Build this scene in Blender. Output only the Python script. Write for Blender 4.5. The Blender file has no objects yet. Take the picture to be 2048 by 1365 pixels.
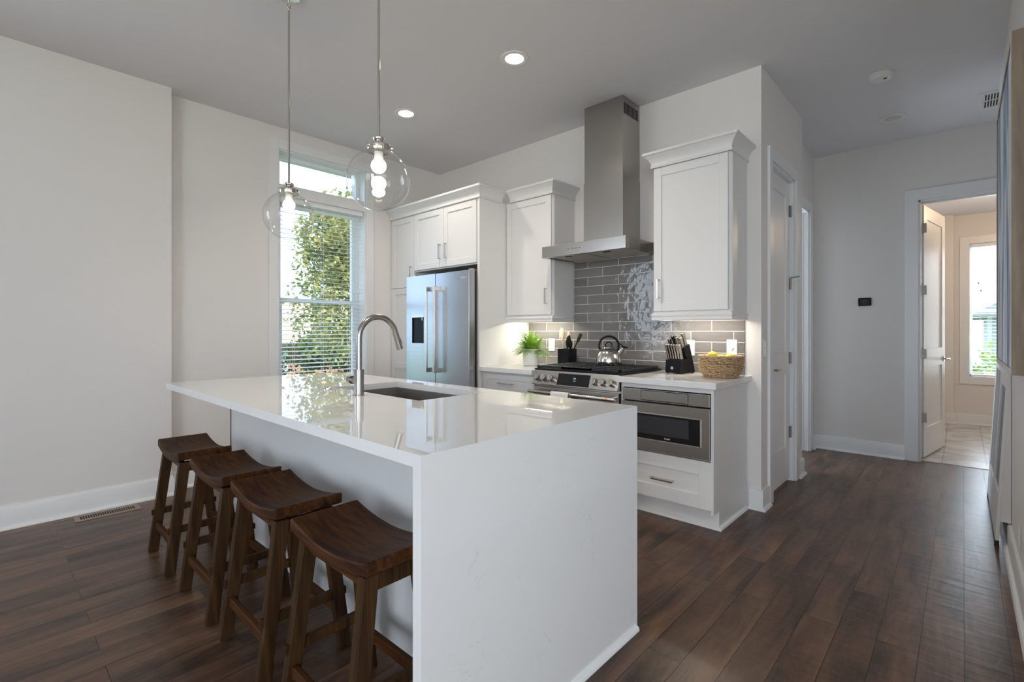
import bpy, bmesh, math, random
from mathutils import Vector, Matrix
random.seed(7)
S = bpy.context.scene
COL = S.collection
R = math.radians

# ------------------------------------------------------------------ camera, world, sun, daylight, exposure
cam_d = bpy.data.cameras.new('camera')
cam = bpy.data.objects.new('camera', cam_d); COL.objects.link(cam)
cam.location = (0, 0, 1.225)
cam.rotation_euler = (R(90), 0, R(42.74))
cam_d.sensor_width = 36; cam_d.lens = 36*975.5/2048
cam_d.shift_y = -20.5/2048
cam_d.clip_start = 0.03; cam_d.clip_end = 300
S.camera = cam

W = bpy.data.worlds.new('sky'); S.world = W; W.use_nodes = True
bg = W.node_tree.nodes['Background']
bg.inputs[0].default_value = (0.58, 0.77, 1.0, 1); bg.inputs[1].default_value = 3.0

def light(name, kind, loc, power, color, rot=(0, 0, 0), **kw):
    d = bpy.data.lights.new(name, kind); o = bpy.data.objects.new(name, d); COL.objects.link(o)
    o.location = loc; o.rotation_euler = rot; d.energy = power; d.color = color
    for k, v in kw.items(): setattr(d, k, v)
    return o
COOL = (0.66, 0.82, 1.0); WARM = (1.0, 0.80, 0.60); SOFT = (1.0, 0.93, 0.85)
light('sun', 'SUN', (10, 3, 20), 6.5, (1.0, 0.90, 0.72), (0, R(42), R(8)), angle=R(1.5))
# daylight at unseen, added living-room windows, and at the kitchen and bath windows
for wx, pw in ((0.3, 26), (2.3, 135)):
    light('added_daylight_rear', 'AREA', (wx, -4.28, 1.5), pw, (0.93, 0.965, 1.0), (R(102), 0, 0), shape='RECTANGLE', size=1.5, size_y=2.1)
light('added_daylight_left', 'AREA', (-4.60, -1.9, 1.8), 42, (0.80, 0.90, 1.0), (0, R(-90), 0), shape='RECTANGLE', size=1.4, size_y=1.8)
light('added_daylight_right', 'AREA', (3.66, -0.8, 1.5), 24, (0.97, 0.98, 1.0), (0, R(78), 0), shape='RECTANGLE', size=2.0, size_y=2.6)
kp_ = light('window_portal', 'AREA', (-4.66, 2.2, 1.70), 1, (1, 1, 1), (0, R(-90), 0), shape='RECTANGLE', size=2.26, size_y=0.84)
kp_.data.cycles.is_portal = True
light('daylight_bath', 'AREA', (0.35, 9.1, 1.5), 26, (0.85, 0.93, 1.0), (R(-90), 0, 0), shape='RECTANGLE', size=0.6, size_y=1.7)
light('daylight_side_room', 'AREA', (-3.3, 5.3, 1.4), 62, (0.70, 0.85, 1.0), (0, R(-90), 0), shape='RECTANGLE', size=1.6, size_y=0.9)

S.view_settings.view_transform = 'Standard'; S.view_settings.look = 'None'
S.view_settings.gamma = 1; S.view_settings.use_curve_mapping = False
S.view_settings.exposure = 0.10
S.cycles.use_denoising = True
S.cycles.max_bounces = 10; S.cycles.diffuse_bounces = 6; S.cycles.glossy_bounces = 5
S.cycles.transparent_max_bounces = 16
S.cycles.caustics_reflective = False; S.cycles.caustics_refractive = False
S.cycles.sample_clamp_indirect = 6

# ------------------------------------------------------------------ materials
def new_mat(name):
    m = bpy.data.materials.new(name); m.use_nodes = True
    n = m.node_tree.nodes; l = m.node_tree.links
    return m, n, l, n['Principled BSDF']
def srgb(r, g, b):
    f = lambda c: (c/255/12.92) if c <= 10 else ((c/255+0.055)/1.055)**2.4
    return (f(r), f(g), f(b), 1)
def mat(name, c, rough=0.5, metal=0.0, bump=0.0, bscale=60.0, bstretch=(1, 1, 1), var=0.0, vscale=6.0, emit=None, estr=0, spec=0.5, coat=0, rvar=0.0):
    m, n, l, p = new_mat(name)
    if len(c) == 3: c = (*c, 1)
    p.inputs['Base Color'].default_value = c
    p.inputs['Roughness'].default_value = rough
    p.inputs['Metallic'].default_value = metal
    p.inputs['Specular IOR Level'].default_value = spec
    p.inputs['Coat Weight'].default_value = coat
    if emit:
        p.inputs['Emission Color'].default_value = (*emit, 1); p.inputs['Emission Strength'].default_value = estr
    if bump or var or rvar:
        tc = n.new('ShaderNodeTexCoord'); mp = n.new('ShaderNodeMapping'); mp.inputs['Scale'].default_value = bstretch
        l.new(tc.outputs['Object'], mp.inputs['Vector'])
    if bump:
        nz = n.new('ShaderNodeTexNoise'); nz.inputs['Scale'].default_value = bscale; nz.inputs['Detail'].default_value = 3
        l.new(mp.outputs[0], nz.inputs['Vector'])
        b = n.new('ShaderNodeBump'); b.inputs['Strength'].default_value = bump; b.inputs['Distance'].default_value = 0.002
        l.new(nz.outputs['Fac'], b.inputs['Height']); l.new(b.outputs[0], p.inputs['Normal'])
    if var:
        nz = n.new('ShaderNodeTexNoise'); nz.inputs['Scale'].default_value = vscale; nz.inputs['Detail'].default_value = 5
        l.new(mp.outputs[0], nz.inputs['Vector'])
        mx = n.new('ShaderNodeMix'); mx.data_type = 'RGBA'
        mx.inputs['A'].default_value = [max(0, v*(1-var)) for v in c[:3]]+[1]; mx.inputs['B'].default_value = [v*(1+var) for v in c[:3]]+[1]
        rp = n.new('ShaderNodeMapRange'); rp.inputs['From Min'].default_value = 0.3; rp.inputs['From Max'].default_value = 0.7
        l.new(nz.outputs['Fac'], rp.inputs['Value']); l.new(rp.outputs[0], mx.inputs['Factor'])
        l.new(mx.outputs['Result'], p.inputs['Base Color'])
    return m
def thin_glass(name, tint=(1, 1, 1), ior=1.45, amount=1.0):
    m, n, l, p = new_mat(name); n.remove(p)
    out = n['Material Output']; tr = n.new('ShaderNodeBsdfTransparent'); tr.inputs[0].default_value = (*tint, 1)
    gl = n.new('ShaderNodeBsdfGlossy'); gl.inputs['Roughness'].default_value = 0.0
    fr = n.new('ShaderNodeFresnel'); ge = n.new('ShaderNodeNewGeometry')
    ma = n.new('ShaderNodeMath'); ma.operation = 'MULTIPLY_ADD'
    ma.inputs[1].default_value = 1/ior-ior; ma.inputs[2].default_value = ior
    l.new(ge.outputs['Backfacing'], ma.inputs[0]); l.new(ma.outputs[0], fr.inputs['IOR'])
    mu = n.new('ShaderNodeMath'); mu.operation = 'MULTIPLY'; mu.inputs[1].default_value = amount
    l.new(fr.outputs[0], mu.inputs[0])
    mx = n.new('ShaderNodeMixShader'); l.new(mu.outputs[0], mx.inputs[0]); l.new(tr.outputs[0], mx.inputs[1]); l.new(gl.outputs[0], mx.inputs[2])
    l.new(mx.outputs[0], out.inputs[0])
    return m
def brushed(name, c, rough, axis):
    st = [420, 420, 420]; st[axis] = 3
    m, n, l, p = new_mat(name)
    p.inputs['Base Color'].default_value = (*c, 1); p.inputs['Metallic'].default_value = 1; p.inputs['Roughness'].default_value = rough
    tc = n.new('ShaderNodeTexCoord'); mp = n.new('ShaderNodeMapping'); mp.inputs['Scale'].default_value = st
    nz = n.new('ShaderNodeTexNoise'); nz.inputs['Scale'].default_value = 4; nz.inputs['Detail'].default_value = 2
    l.new(tc.outputs['Object'], mp.inputs[0]); l.new(mp.outputs[0], nz.inputs['Vector'])
    mr = n.new('ShaderNodeMapRange'); mr.inputs['To Min'].default_value = rough*0.9; mr.inputs['To Max'].default_value = rough*1.12
    l.new(nz.outputs['Fac'], mr.inputs['Value']); l.new(mr.outputs[0], p.inputs['Roughness'])
    b = n.new('ShaderNodeBump'); b.inputs['Strength'].default_value = 0.006; b.inputs['Distance'].default_value = 0.0002
    l.new(nz.outputs['Fac'], b.inputs['Height']); l.new(b.outputs[0], p.inputs['Normal'])
    return m
def floor_mat():
    m, n, l, p = new_mat('hardwood_floor')
    tc = n.new('ShaderNodeTexCoord'); sp = n.new('ShaderNodeSeparateXYZ'); l.new(tc.outputs['Object'], sp.inputs[0])
    cb = n.new('ShaderNodeCombineXYZ'); l.new(sp.outputs['Y'], cb.inputs[0]); l.new(sp.outputs['X'], cb.inputs[1])
    add = n.new('ShaderNodeVectorMath'); add.operation = 'ADD'; add.inputs[1].default_value = (20.31, 20*0.128-0.005, 0); l.new(cb.outputs[0], add.inputs[0])
    def brick(w, off, fr):
        br = n.new('ShaderNodeTexBrick'); br.inputs['Scale'].default_value = 1; br.offset = off; br.offset_frequency = fr
        br.inputs['Brick Width'].default_value = w; br.inputs['Row Height'].default_value = 0.128
        br.inputs['Mortar Size'].default_value = 0.0016; br.inputs['Mortar Smooth'].default_value = 0.3
        br.inputs['Color1'].default_value = (0, 0, 0, 1); br.inputs['Color2'].default_value = (1, 1, 1, 1); br.inputs['Mortar'].default_value = (0.5, 0.5, 0.5, 1)
        l.new(add.outputs[0], br.inputs['Vector']); return br
    br = brick(1.05, 0.37, 2)
    # per-plank grain
    mul = n.new('ShaderNodeVectorMath'); mul.operation = 'MULTIPLY'; mul.inputs[1].default_value = (1.6, 9, 1); l.new(add.outputs[0], mul.inputs[0])
    sh = n.new('ShaderNodeVectorMath'); sh.operation = 'MULTIPLY_ADD'; sh.inputs[1].default_value = (9, 5, 7)
    l.new(br.outputs['Color'], sh.inputs[0]); l.new(mul.outputs[0], sh.inputs[2])
    g1 = n.new('ShaderNodeTexNoise'); g1.inputs['Scale'].default_value = 1.0; g1.inputs['Detail'].default_value = 6; g1.inputs['Roughness'].default_value = 0.62; g1.inputs['Distortion'].default_value = 0.6
    l.new(sh.outputs[0], g1.inputs['Vector'])
    mul2 = n.new('ShaderNodeVectorMath'); mul2.operation = 'MULTIPLY'; mul2.inputs[1].default_value = (3, 70, 1); l.new(add.outputs[0], mul2.inputs[0])
    g2 = n.new('ShaderNodeTexNoise'); g2.inputs['Scale'].default_value = 1.0; g2.inputs['Detail'].default_value = 3; l.new(mul2.outputs[0], g2.inputs['Vector'])
    ramp = n.new('ShaderNodeValToRGB'); e = ramp.color_ramp.elements
    e[0].position = 0.33; e[0].color = (0.028, 0.016, 0.011, 1); e[1].position = 0.68; e[1].color = (0.168, 0.086, 0.048, 1)
    x = e.new(0.5); x.color = (0.097, 0.050, 0.029, 1)
    l.new(g1.outputs['Fac'], ramp.inputs[0])
    # pale contour swirls
    g3 = n.new('ShaderNodeTexNoise'); g3.inputs['Scale'].default_value = 0.9; g3.inputs['Detail'].default_value = 2; l.new(sh.outputs[0], g3.inputs['Vector'])
    mm = n.new('ShaderNodeMath'); mm.operation = 'MULTIPLY'; mm.inputs[1].default_value = 22; l.new(g3.outputs['Fac'], mm.inputs[0])
    fr = n.new('ShaderNodeMath'); fr.operation = 'FRACT'; l.new(mm.outputs[0], fr.inputs[0])
    r3 = n.new('ShaderNodeValToRGB'); q = r3.color_ramp.elements; q[0].position = 0.0; q[0].color = (0, 0, 0, 1); q[1].position = 1.0; q[1].color = (0, 0, 0, 1)
    a = q.new(0.45); a.color = (0, 0, 0, 1); a = q.new(0.5); a.color = (1, 1, 1, 1); a = q.new(0.55); a.color = (0, 0, 0, 1)
    l.new(fr.outputs[0], r3.inputs[0])
    mk = n.new('ShaderNodeMath'); mk.operation = 'MULTIPLY'; l.new(r3.outputs[0], mk.inputs[0]); l.new(g2.outputs['Fac'], mk.inputs[1])
    mk2 = n.new('ShaderNodeMath'); mk2.operation = 'MULTIPLY'; mk2.inputs[1].default_value = 0.95; l.new(mk.outputs[0], mk2.inputs[0])
    m0 = n.new('ShaderNodeMix'); m0.data_type = 'RGBA'; m0.inputs['B'].default_value = (0.17, 0.10, 0.065, 1)
    l.new(mk2.outputs[0], m0.inputs['Factor']); l.new(ramp.outputs[0], m0.inputs['A'])
    # knots
    kv = n.new('ShaderNodeVectorMath'); kv.operation = 'MULTIPLY'; kv.inputs[1].default_value = (1.3, 3.2, 1); l.new(sh.outputs[0], kv.inputs[0])
    vo = n.new('ShaderNodeTexVoronoi'); vo.inputs['Scale'].default_value = 1.0; vo.inputs['Randomness'].default_value = 1; l.new(add.outputs[0], vo.inputs['Vector']); vo.inputs['Scale'].default_value = 2.2
    kr = n.new('ShaderNodeMapRange'); kr.inputs['From Min'].default_value = 0.015; kr.inputs['From Max'].default_value = 0.11; kr.inputs['To Min'].default_value = 0.75; kr.inputs['To Max'].default_value = 0; l.new(vo.outputs['Distance'], kr.inputs['Value'])
    km = n.new('ShaderNodeMath'); km.operation = 'MULTIPLY'; l.new(kr.outputs[0], km.inputs[0]); l.new(g1.outputs['Fac'], km.inputs[1])
    mk_ = n.new('ShaderNodeMix'); mk_.data_type = 'RGBA'; mk_.inputs['B'].default_value = (0.010, 0.007, 0.006, 1); l.new(km.outputs[0], mk_.inputs['Factor']); l.new(m0.outputs['Result'], mk_.inputs['A']); m0 = mk_
    # plank tint
    mr = n.new('ShaderNodeMapRange'); mr.inputs['To Min'].default_value = 0.86; mr.inputs['To Max'].default_value = 1.15
    sc = n.new('ShaderNodeSeparateColor'); l.new(br.outputs['Color'], sc.inputs[0]); l.new(sc.outputs[0], mr.inputs['Value'])
    fm = n.new('ShaderNodeMapRange'); fm.inputs['To Min'].default_value = 0.82; fm.inputs['To Max'].default_value = 1.18; l.new(g2.outputs['Fac'], fm.inputs['Value'])
    mt = n.new('ShaderNodeMath'); mt.operation = 'MULTIPLY'; l.new(mr.outputs[0], mt.inputs[0]); l.new(fm.outputs[0], mt.inputs[1])
    vm = n.new('ShaderNodeVectorMath'); vm.operation = 'SCALE'; l.new(m0.outputs['Result'], vm.inputs[0]); l.new(mt.outputs[0], vm.inputs['Scale'])
    m1 = n.new('ShaderNodeMix'); m1.data_type = 'RGBA'; m1.inputs['B'].default_value = (0.012, 0.008, 0.006, 1)
    l.new(br.outputs['Fac'], m1.inputs['Factor']); l.new(vm.outputs[0], m1.inputs['A']); l.new(m1.outputs['Result'], p.inputs['Base Color'])
    p.inputs['Roughness'].default_value = 0.33; p.inputs['Specular IOR Level'].default_value = 0.4
    # bump: hand scraped ripples + grooves
    mul3 = n.new('ShaderNodeVectorMath'); mul3.operation = 'MULTIPLY'; mul3.inputs[1].default_value = (16, 5, 1); l.new(sh.outputs[0], mul3.inputs[0])
    mul4 = n.new('ShaderNodeVectorMath'); mul4.operation = 'MULTIPLY'; mul4.inputs[1].default_value = (22, 5, 1); l.new(add.outputs[0], mul4.inputs[0])
    g4 = n.new('ShaderNodeTexNoise'); g4.inputs['Scale'].default_value = 1; g4.inputs['Detail'].default_value = 1; l.new(mul4.outputs[0], g4.inputs['Vector'])
    b1 = n.new('ShaderNodeBump'); b1.inputs['Strength'].default_value = 0.42; b1.inputs['Distance'].default_value = 0.004; l.new(g4.outputs['Fac'], b1.inputs['Height'])
    inv = n.new('ShaderNodeMath'); inv.operation = 'SUBTRACT'; inv.inputs[0].default_value = 1; l.new(br.outputs['Fac'], inv.inputs[1])
    b2 = n.new('ShaderNodeBump'); b2.inputs['Strength'].default_value = 0.6; b2.inputs['Distance'].default_value = 0.002
    l.new(inv.outputs[0], b2.inputs['Height']); l.new(b1.outputs[0], b2.inputs['Normal']); l.new(b2.outputs[0], p.inputs['Normal'])
    return m
def tile_mat():
    m, n, l, p = new_mat('grey_subway_tile')
    tc = n.new('ShaderNodeTexCoord'); sp = n.new('ShaderNodeSeparateXYZ'); l.new(tc.outputs['Object'], sp.inputs[0])
    ax = n.new('ShaderNodeMath'); ax.inputs[1].default_value = 2.415+0.307*20; l.new(sp.outputs['X'], ax.inputs[0])
    az = n.new('ShaderNodeMath'); az.inputs[1].default_value = -0.908+0.0785*20; l.new(sp.outputs['Z'], az.inputs[0])
    cb = n.new('ShaderNodeCombineXYZ'); l.new(ax.outputs[0], cb.inputs[0]); l.new(az.outputs[0], cb.inputs[1])
    br = n.new('ShaderNodeTexBrick'); br.offset = 0.5; br.offset_frequency = 2; br.inputs['Scale'].default_value = 1
    br.inputs['Brick Width'].default_value = 0.307; br.inputs['Row Height'].default_value = 0.0785; br.inputs['Mortar Size'].default_value = 0.0022; br.inputs['Mortar Smooth'].default_value = 0.15
    br.inputs['Color1'].default_value = srgb(112, 109, 108); br.inputs['Color2'].default_value = srgb(130, 127, 125); br.inputs['Mortar'].default_value = srgb(225, 222, 216)
    l.new(cb.outputs[0], br.inputs['Vector'])
    mp = n.new('ShaderNodeMapping'); mp.inputs['Scale'].default_value = (6, 1, 60); l.new(tc.outputs['Object'], mp.inputs[0])
    nz = n.new('ShaderNodeTexNoise'); nz.inputs['Scale'].default_value = 1; nz.inputs['Detail'].default_value = 4; l.new(mp.outputs[0], nz.inputs['Vector'])
    mr = n.new('ShaderNodeMapRange'); mr.inputs['To Min'].default_value = 0.88; mr.inputs['To Max'].default_value = 1.12; l.new(nz.outputs['Fac'], mr.inputs['Value'])
    vm = n.new('ShaderNodeVectorMath'); vm.operation = 'SCALE'; l.new(br.outputs['Color'], vm.inputs[0]); l.new(mr.outputs[0], vm.inputs['Scale'])
    l.new(vm.outputs[0], p.inputs['Base Color'])
    rr = n.new('ShaderNodeMapRange'); rr.inputs['To Min'].default_value = 0.10; rr.inputs['To Max'].default_value = 0.7; l.new(br.outputs['Fac'], rr.inputs['Value']); l.new(rr.outputs[0], p.inputs['Roughness'])
    n2 = n.new('ShaderNodeTexNoise'); n2.inputs['Scale'].default_value = 14; n2.inputs['Detail'].default_value = 2; l.new(tc.outputs['Object'], n2.inputs['Vector'])
    b1 = n.new('ShaderNodeBump'); b1.inputs['Strength'].default_value = 0.5; b1.inputs['Distance'].default_value = 0.008; l.new(n2.outputs['Fac'], b1.inputs['Height'])
    inv = n.new('ShaderNodeMath'); inv.operation = 'SUBTRACT'; inv.inputs[0].default_value = 1; l.new(br.outputs['Fac'], inv.inputs[1])
    b2 = n.new('ShaderNodeBump'); b2.inputs['Strength'].default_value = 0.7; b2.inputs['Distance'].default_value = 0.002
    l.new(inv.outputs[0], b2.inputs['Height']); l.new(b1.outputs[0], b2.inputs['Normal']); l.new(b2.outputs[0], p.inputs['Normal'])
    return m
def quartz_mat():
    m, n, l, p = new_mat('white_quartz')
    tc = n.new('ShaderNodeTexCoord')
    nz = n.new('ShaderNodeTexNoise'); nz.inputs['Scale'].default_value = 3.2; nz.inputs['Detail'].default_value = 7; nz.inputs['Distortion'].default_value = 1.8
    l.new(tc.outputs['Object'], nz.inputs['Vector'])
    r = n.new('ShaderNodeValToRGB'); e = r.color_ramp.elements; e[0].position = 0.0; e[0].color = (0, 0, 0, 1); e[1].position = 1; e[1].color = (0, 0, 0, 1)
    for pos, v in ((0.492, 0), (0.5, 1), (0.508, 0)):
        q = e.new(pos); q.color = (v, v, v, 1)
    l.new(nz.outputs['Fac'], r.inputs[0])
    n2 = n.new('ShaderNodeTexNoise'); n2.inputs['Scale'].default_value = 5; n2.inputs['Detail'].default_value = 4; l.new(tc.outputs['Object'], n2.inputs['Vector'])
    mr = n.new('ShaderNodeMapRange'); mr.inputs['From Min'].default_value = 0.52; mr.inputs['From Max'].default_value = 0.72; mr.inputs['To Max'].default_value = 0.4; l.new(n2.outputs['Fac'], mr.inputs['Value'])
    mu = n.new('ShaderNodeMath'); mu.operation = 'MULTIPLY'; l.new(r.outputs[0], mu.inputs[0]); l.new(mr.outputs[0], mu.inputs[1])
    mx = n.new('ShaderNodeMix'); mx.data_type = 'RGBA'; mx.inputs['A'].default_value = (0.76, 0.755, 0.75, 1); mx.inputs['B'].default_value = (0.42, 0.41, 0.40, 1)
    l.new(mu.outputs[0], mx.inputs['Factor']); l.new(mx.outputs['Result'], p.inputs['Base Color'])
    p.inputs['Roughness'].default_value = 0.02; p.inputs['Specular IOR Level'].default_value = 0.6
    return m
def wood_mat(name, dark, light_, rough, axis=0, scale=1.0):
    m, n, l, p = new_mat(name)
    st = [22*scale]*3; st[axis] = 1.6*scale
    tc = n.new('ShaderNodeTexCoord'); mp = n.new('ShaderNodeMapping'); mp.inputs['Scale'].default_value = st
    l.new(tc.outputs['Object'], mp.inputs[0])
    nz = n.new('ShaderNodeTexNoise'); nz.inputs['Scale'].default_value = 1.6; nz.inputs['Detail'].default_value = 6; nz.inputs['Distortion'].default_value = 0.7
    l.new(mp.outputs[0], nz.inputs['Vector'])
    r = n.new('ShaderNodeValToRGB'); e = r.color_ramp.elements; e[0].position = 0.3; e[0].color = (*dark, 1); e[1].position = 0.72; e[1].color = (*light_, 1)
    l.new(nz.outputs['Fac'], r.inputs[0]); l.new(r.outputs[0], p.inputs['Base Color'])
    p.inputs['Roughness'].default_value = rough
    b = n.new('ShaderNodeBump'); b.inputs['Strength'].default_value = 0.15; b.inputs['Distance'].default_value = 0.002; l.new(nz.outputs['Fac'], b.inputs['Height']); l.new(b.outputs[0], p.inputs['Normal'])
    return m
def leaf_mat(name, c1, c2):
    m, n, l, p = new_mat(name)
    tc = n.new('ShaderNodeTexCoord'); nz = n.new('ShaderNodeTexNoise'); nz.inputs['Scale'].default_value = 2.2; l.new(tc.outputs['Object'], nz.inputs['Vector'])
    mr = n.new('ShaderNodeMapRange'); mr.inputs['From Min'].default_value = 0.35; mr.inputs['From Max'].default_value = 0.65; l.new(nz.outputs['Fac'], mr.inputs['Value'])
    mx = n.new('ShaderNodeMix'); mx.data_type = 'RGBA'; mx.inputs['A'].default_value = (*c1, 1); mx.inputs['B'].default_value = (*c2, 1); l.new(mr.outputs[0], mx.inputs['Factor'])
    l.new(mx.outputs['Result'], p.inputs['Base Color']); p.inputs['Roughness'].default_value = 0.5
    t = n.new('ShaderNodeBsdfTranslucent'); l.new(mx.outputs['Result'], t.inputs[0])
    ms = n.new('ShaderNodeMixShader'); ms.inputs[0].default_value = 0.35; l.new(p.outputs[0], ms.inputs[1]); l.new(t.outputs[0], ms.inputs[2])
    l.new(ms.outputs[0], n['Material Output'].inputs[0])
    return m
def brick_wall(name, a, b, mort, w, h, ms, rough=0.8, ax='Y'):
    m, n, l, p = new_mat(name)
    tc = n.new('ShaderNodeTexCoord'); sp = n.new('ShaderNodeSeparateXYZ'); l.new(tc.outputs['Object'], sp.inputs[0])
    cb = n.new('ShaderNodeCombineXYZ'); l.new(sp.outputs[ax], cb.inputs[0]); l.new(sp.outputs['Z'], cb.inputs[1])
    ad = n.new('ShaderNodeVectorMath'); ad.inputs[1].default_value = (50, 50, 0); l.new(cb.outputs[0], ad.inputs[0])
    br = n.new('ShaderNodeTexBrick'); br.inputs['Scale'].default_value = 1; br.inputs['Brick Width'].default_value = w; br.inputs['Row Height'].default_value = h; br.inputs['Mortar Size'].default_value = ms
    br.inputs['Color1'].default_value = (*a, 1); br.inputs['Color2'].default_value = (*b, 1); br.inputs['Mortar'].default_value = (*mort, 1)
    l.new(ad.outputs[0], br.inputs['Vector']); l.new(br.outputs['Color'], p.inputs['Base Color']); p.inputs['Roughness'].default_value = rough
    return m
def bathtile_mat():
    m, n, l, p = new_mat('bath_floor_tile')
    tc = n.new('ShaderNodeTexCoord'); sp = n.new('ShaderNodeSeparateXYZ'); l.new(tc.outputs['Object'], sp.inputs[0])
    cb = n.new('ShaderNodeCombineXYZ'); l.new(sp.outputs['Y'], cb.inputs[0]); l.new(sp.outputs['X'], cb.inputs[1])
    ad = n.new('ShaderNodeVectorMath'); ad.inputs[1].default_value = (50.2, 30-0.16+0.30, 0); l.new(cb.outputs[0], ad.inputs[0])
    br = n.new('ShaderNodeTexBrick'); br.inputs['Scale'].default_value = 1; br.inputs['Brick Width'].default_value = 0.6; br.inputs['Row Height'].default_value = 0.3; br.inputs['Mortar Size'].default_value = 0.004
    br.inputs['Color1'].default_value = (1, 1, 1, 1); br.inputs['Color2'].default_value = (.9, .9, .9, 1); br.inputs['Mortar'].default_value = (.5, .47, .44, 1)
    l.new(ad.outputs[0], br.inputs['Vector'])
    nz = n.new('ShaderNodeTexNoise'); nz.inputs['Scale'].default_value = 3; nz.inputs['Detail'].default_value = 6; nz.inputs['Distortion'].default_value = 1.5; l.new(tc.outputs['Object'], nz.inputs['Vector'])
    r = n.new('ShaderNodeValToRGB'); e = r.color_ramp.elements; e[0].position = 0.35; e[0].color = (.36, .34, .32, 1); e[1].position = 0.6; e[1].color = (.62, .60, .57, 1)
    l.new(nz.outputs['Fac'], r.inputs[0])
    mx = n.new('ShaderNodeMix'); mx.data_type = 'RGBA'; mx.blend_type = 'MULTIPLY'; mx.inputs['Factor'].default_value = 1
    l.new(r.outputs[0], mx.inputs['A']); l.new(br.outputs['Color'], mx.inputs['B']); l.new(mx.outputs['Result'], p.inputs['Base Color']); p.inputs['Roughness'].default_value = 0.3
    return m
def canvas_mat():
    m, n, l, p = new_mat('blue_abstract_canvas')
    tc = n.new('ShaderNodeTexCoord'); mp = n.new('ShaderNodeMapping'); mp.inputs['Scale'].default_value = (1, 5.0, 0.9); l.new(tc.outputs['Object'], mp.inputs[0])
    nz = n.new('ShaderNodeTexNoise'); nz.inputs['Scale'].default_value = 1.7; nz.inputs['Detail'].default_value = 7; nz.inputs['Distortion'].default_value = 0.6; l.new(mp.outputs[0], nz.inputs['Vector'])
    r = n.new('ShaderNodeValToRGB'); e = r.color_ramp.elements
    e[0].position = 0.34; e[0].color = (*srgb(60, 82, 115)[:3], 1); e[1].position = 0.66; e[1].color = (*srgb(232, 234, 240)[:3], 1)
    q = e.new(0.43); q.color = srgb(120, 146, 176); q = e.new(0.50); q.color = srgb(200, 212, 226)
    l.new(nz.outputs['Fac'], r.inputs[0]); l.new(r.outputs[0], p.inputs['Base Color']); p.inputs['Roughness'].default_value = 0.45
    b = n.new('ShaderNodeBump'); b.inputs['Strength'].default_value = 0.3; b.inputs['Distance'].default_value = 0.003; l.new(nz.outputs['Fac'], b.inputs['Height']); l.new(b.outputs[0], p.inputs['Normal'])
    return m

M = {}
M['wall'] = mat('warm_white_paint', (0.765, 0.735, 0.71), 0.6, bump=0.04, bscale=250)
M['ceil'] = mat('ceiling_paint', (0.735, 0.73, 0.755), 0.8, bump=0.05, bscale=200)
M['trim'] = mat('white_trim_paint', (0.79, 0.79, 0.79), 0.32)
M['door'] = mat('white_door_paint', (0.78, 0.77, 0.765), 0.35)
M['cab'] = mat('white_cabinet_lacquer', (0.765, 0.755, 0.745), 0.34)
M['floor'] = floor_mat(); M['tile'] = tile_mat(); M['quartz'] = quartz_mat(); M['bathtile'] = bathtile_mat()
M['steel'] = brushed('brushed_steel_across', (0.52, 0.50, 0.48), 0.24, 0)
M['steelv'] = brushed('brushed_steel_upright', (0.42, 0.40, 0.38), 0.30, 2)
M['fridge'] = brushed('fridge_steel', (0.45, 0.455, 0.48), 0.25, 2)
M['nickel'] = mat('satin_nickel', (0.55, 0.52, 0.48), 0.24, 1)
M['polnickel'] = mat('polished_nickel', (0.60, 0.56, 0.51), 0.10, 1)
M['faucet'] = brushed('faucet_steel', (0.38, 0.36, 0.34), 0.24, 2)
M['chrome'] = mat('chrome', (0.8, 0.8, 0.8), 0.06, 1)
M['sink'] = brushed('sink_steel', (0.36, 0.33, 0.31), 0.38, 0)
M['alu'] = mat('filter_mesh', (0.50, 0.48, 0.45), 0.5, 0.6, bump=0.6, bscale=500)
M['black'] = mat('black_gloss', (0.006, 0.006, 0.007), 0.08)
M['blackm'] = mat('black_plastic', (0.006, 0.006, 0.008), 0.42, spec=0.18)
M['dark'] = mat('dark_gap', (0.015, 0.013, 0.012), 0.7)
M['iron'] = mat('cast_iron', (0.014, 0.015, 0.019), 0.42, bump=0.2, bscale=300, spec=0.4)
M['copper'] = mat('brushed_copper', (0.62, 0.30, 0.17), 0.25, 1)
M['white'] = mat('white_plastic', (0.80, 0.79, 0.77), 0.35)
M['socket'] = mat('socket_shadow', (0.10, 0.09, 0.09), 0.5)
M['seat'] = wood_mat('walnut_seat', (0.022, 0.0075, 0.003), (0.105, 0.038, 0.011), 0.55, 0)
M['leg'] = wood_mat('walnut_leg', (0.022, 0.010, 0.0045), (0.082, 0.040, 0.015), 0.48, 2)
for k_ in ('seat', 'leg'): M[k_].node_tree.nodes['Principled BSDF'].inputs['Specular IOR Level'].default_value = 0.12
M['oak'] = wood_mat('grey_oak_frame', (0.24, 0.18, 0.13), (0.42, 0.33, 0.25), 0.55, 2)
M['canvas'] = canvas_mat()
M['glass'] = thin_glass('clear_globe_glass', (0.985, 0.99, 0.99), 1.5, 1.35)
M['pane'] = thin_glass('window_pane', (0.97, 0.99, 1.0), 1.45, 0.7)
M['bulb'] = mat('lit_bulb', (1, 1, 1), 0.4, emit=(1.0, 0.86, 0.66), estr=28)
M['lens'] = mat('lit_downlight_lens', (1, 1, 1), 0.4, emit=(1.0, 0.84, 0.62), estr=14)
M['lensoff'] = mat('unlit_downlight_lens', (0.62, 0.60, 0.58), 0.4)
M['strip'] = mat('under_cabinet_strip', (1, 1, 1), 0.4, emit=(1.0, 0.90, 0.74), estr=12)
M['slat'] = mat('blind_slat', (0.84, 0.85, 0.87), 0.42)
M['vinyl'] = mat('window_vinyl', (0.80, 0.82, 0.85), 0.38)
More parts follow.
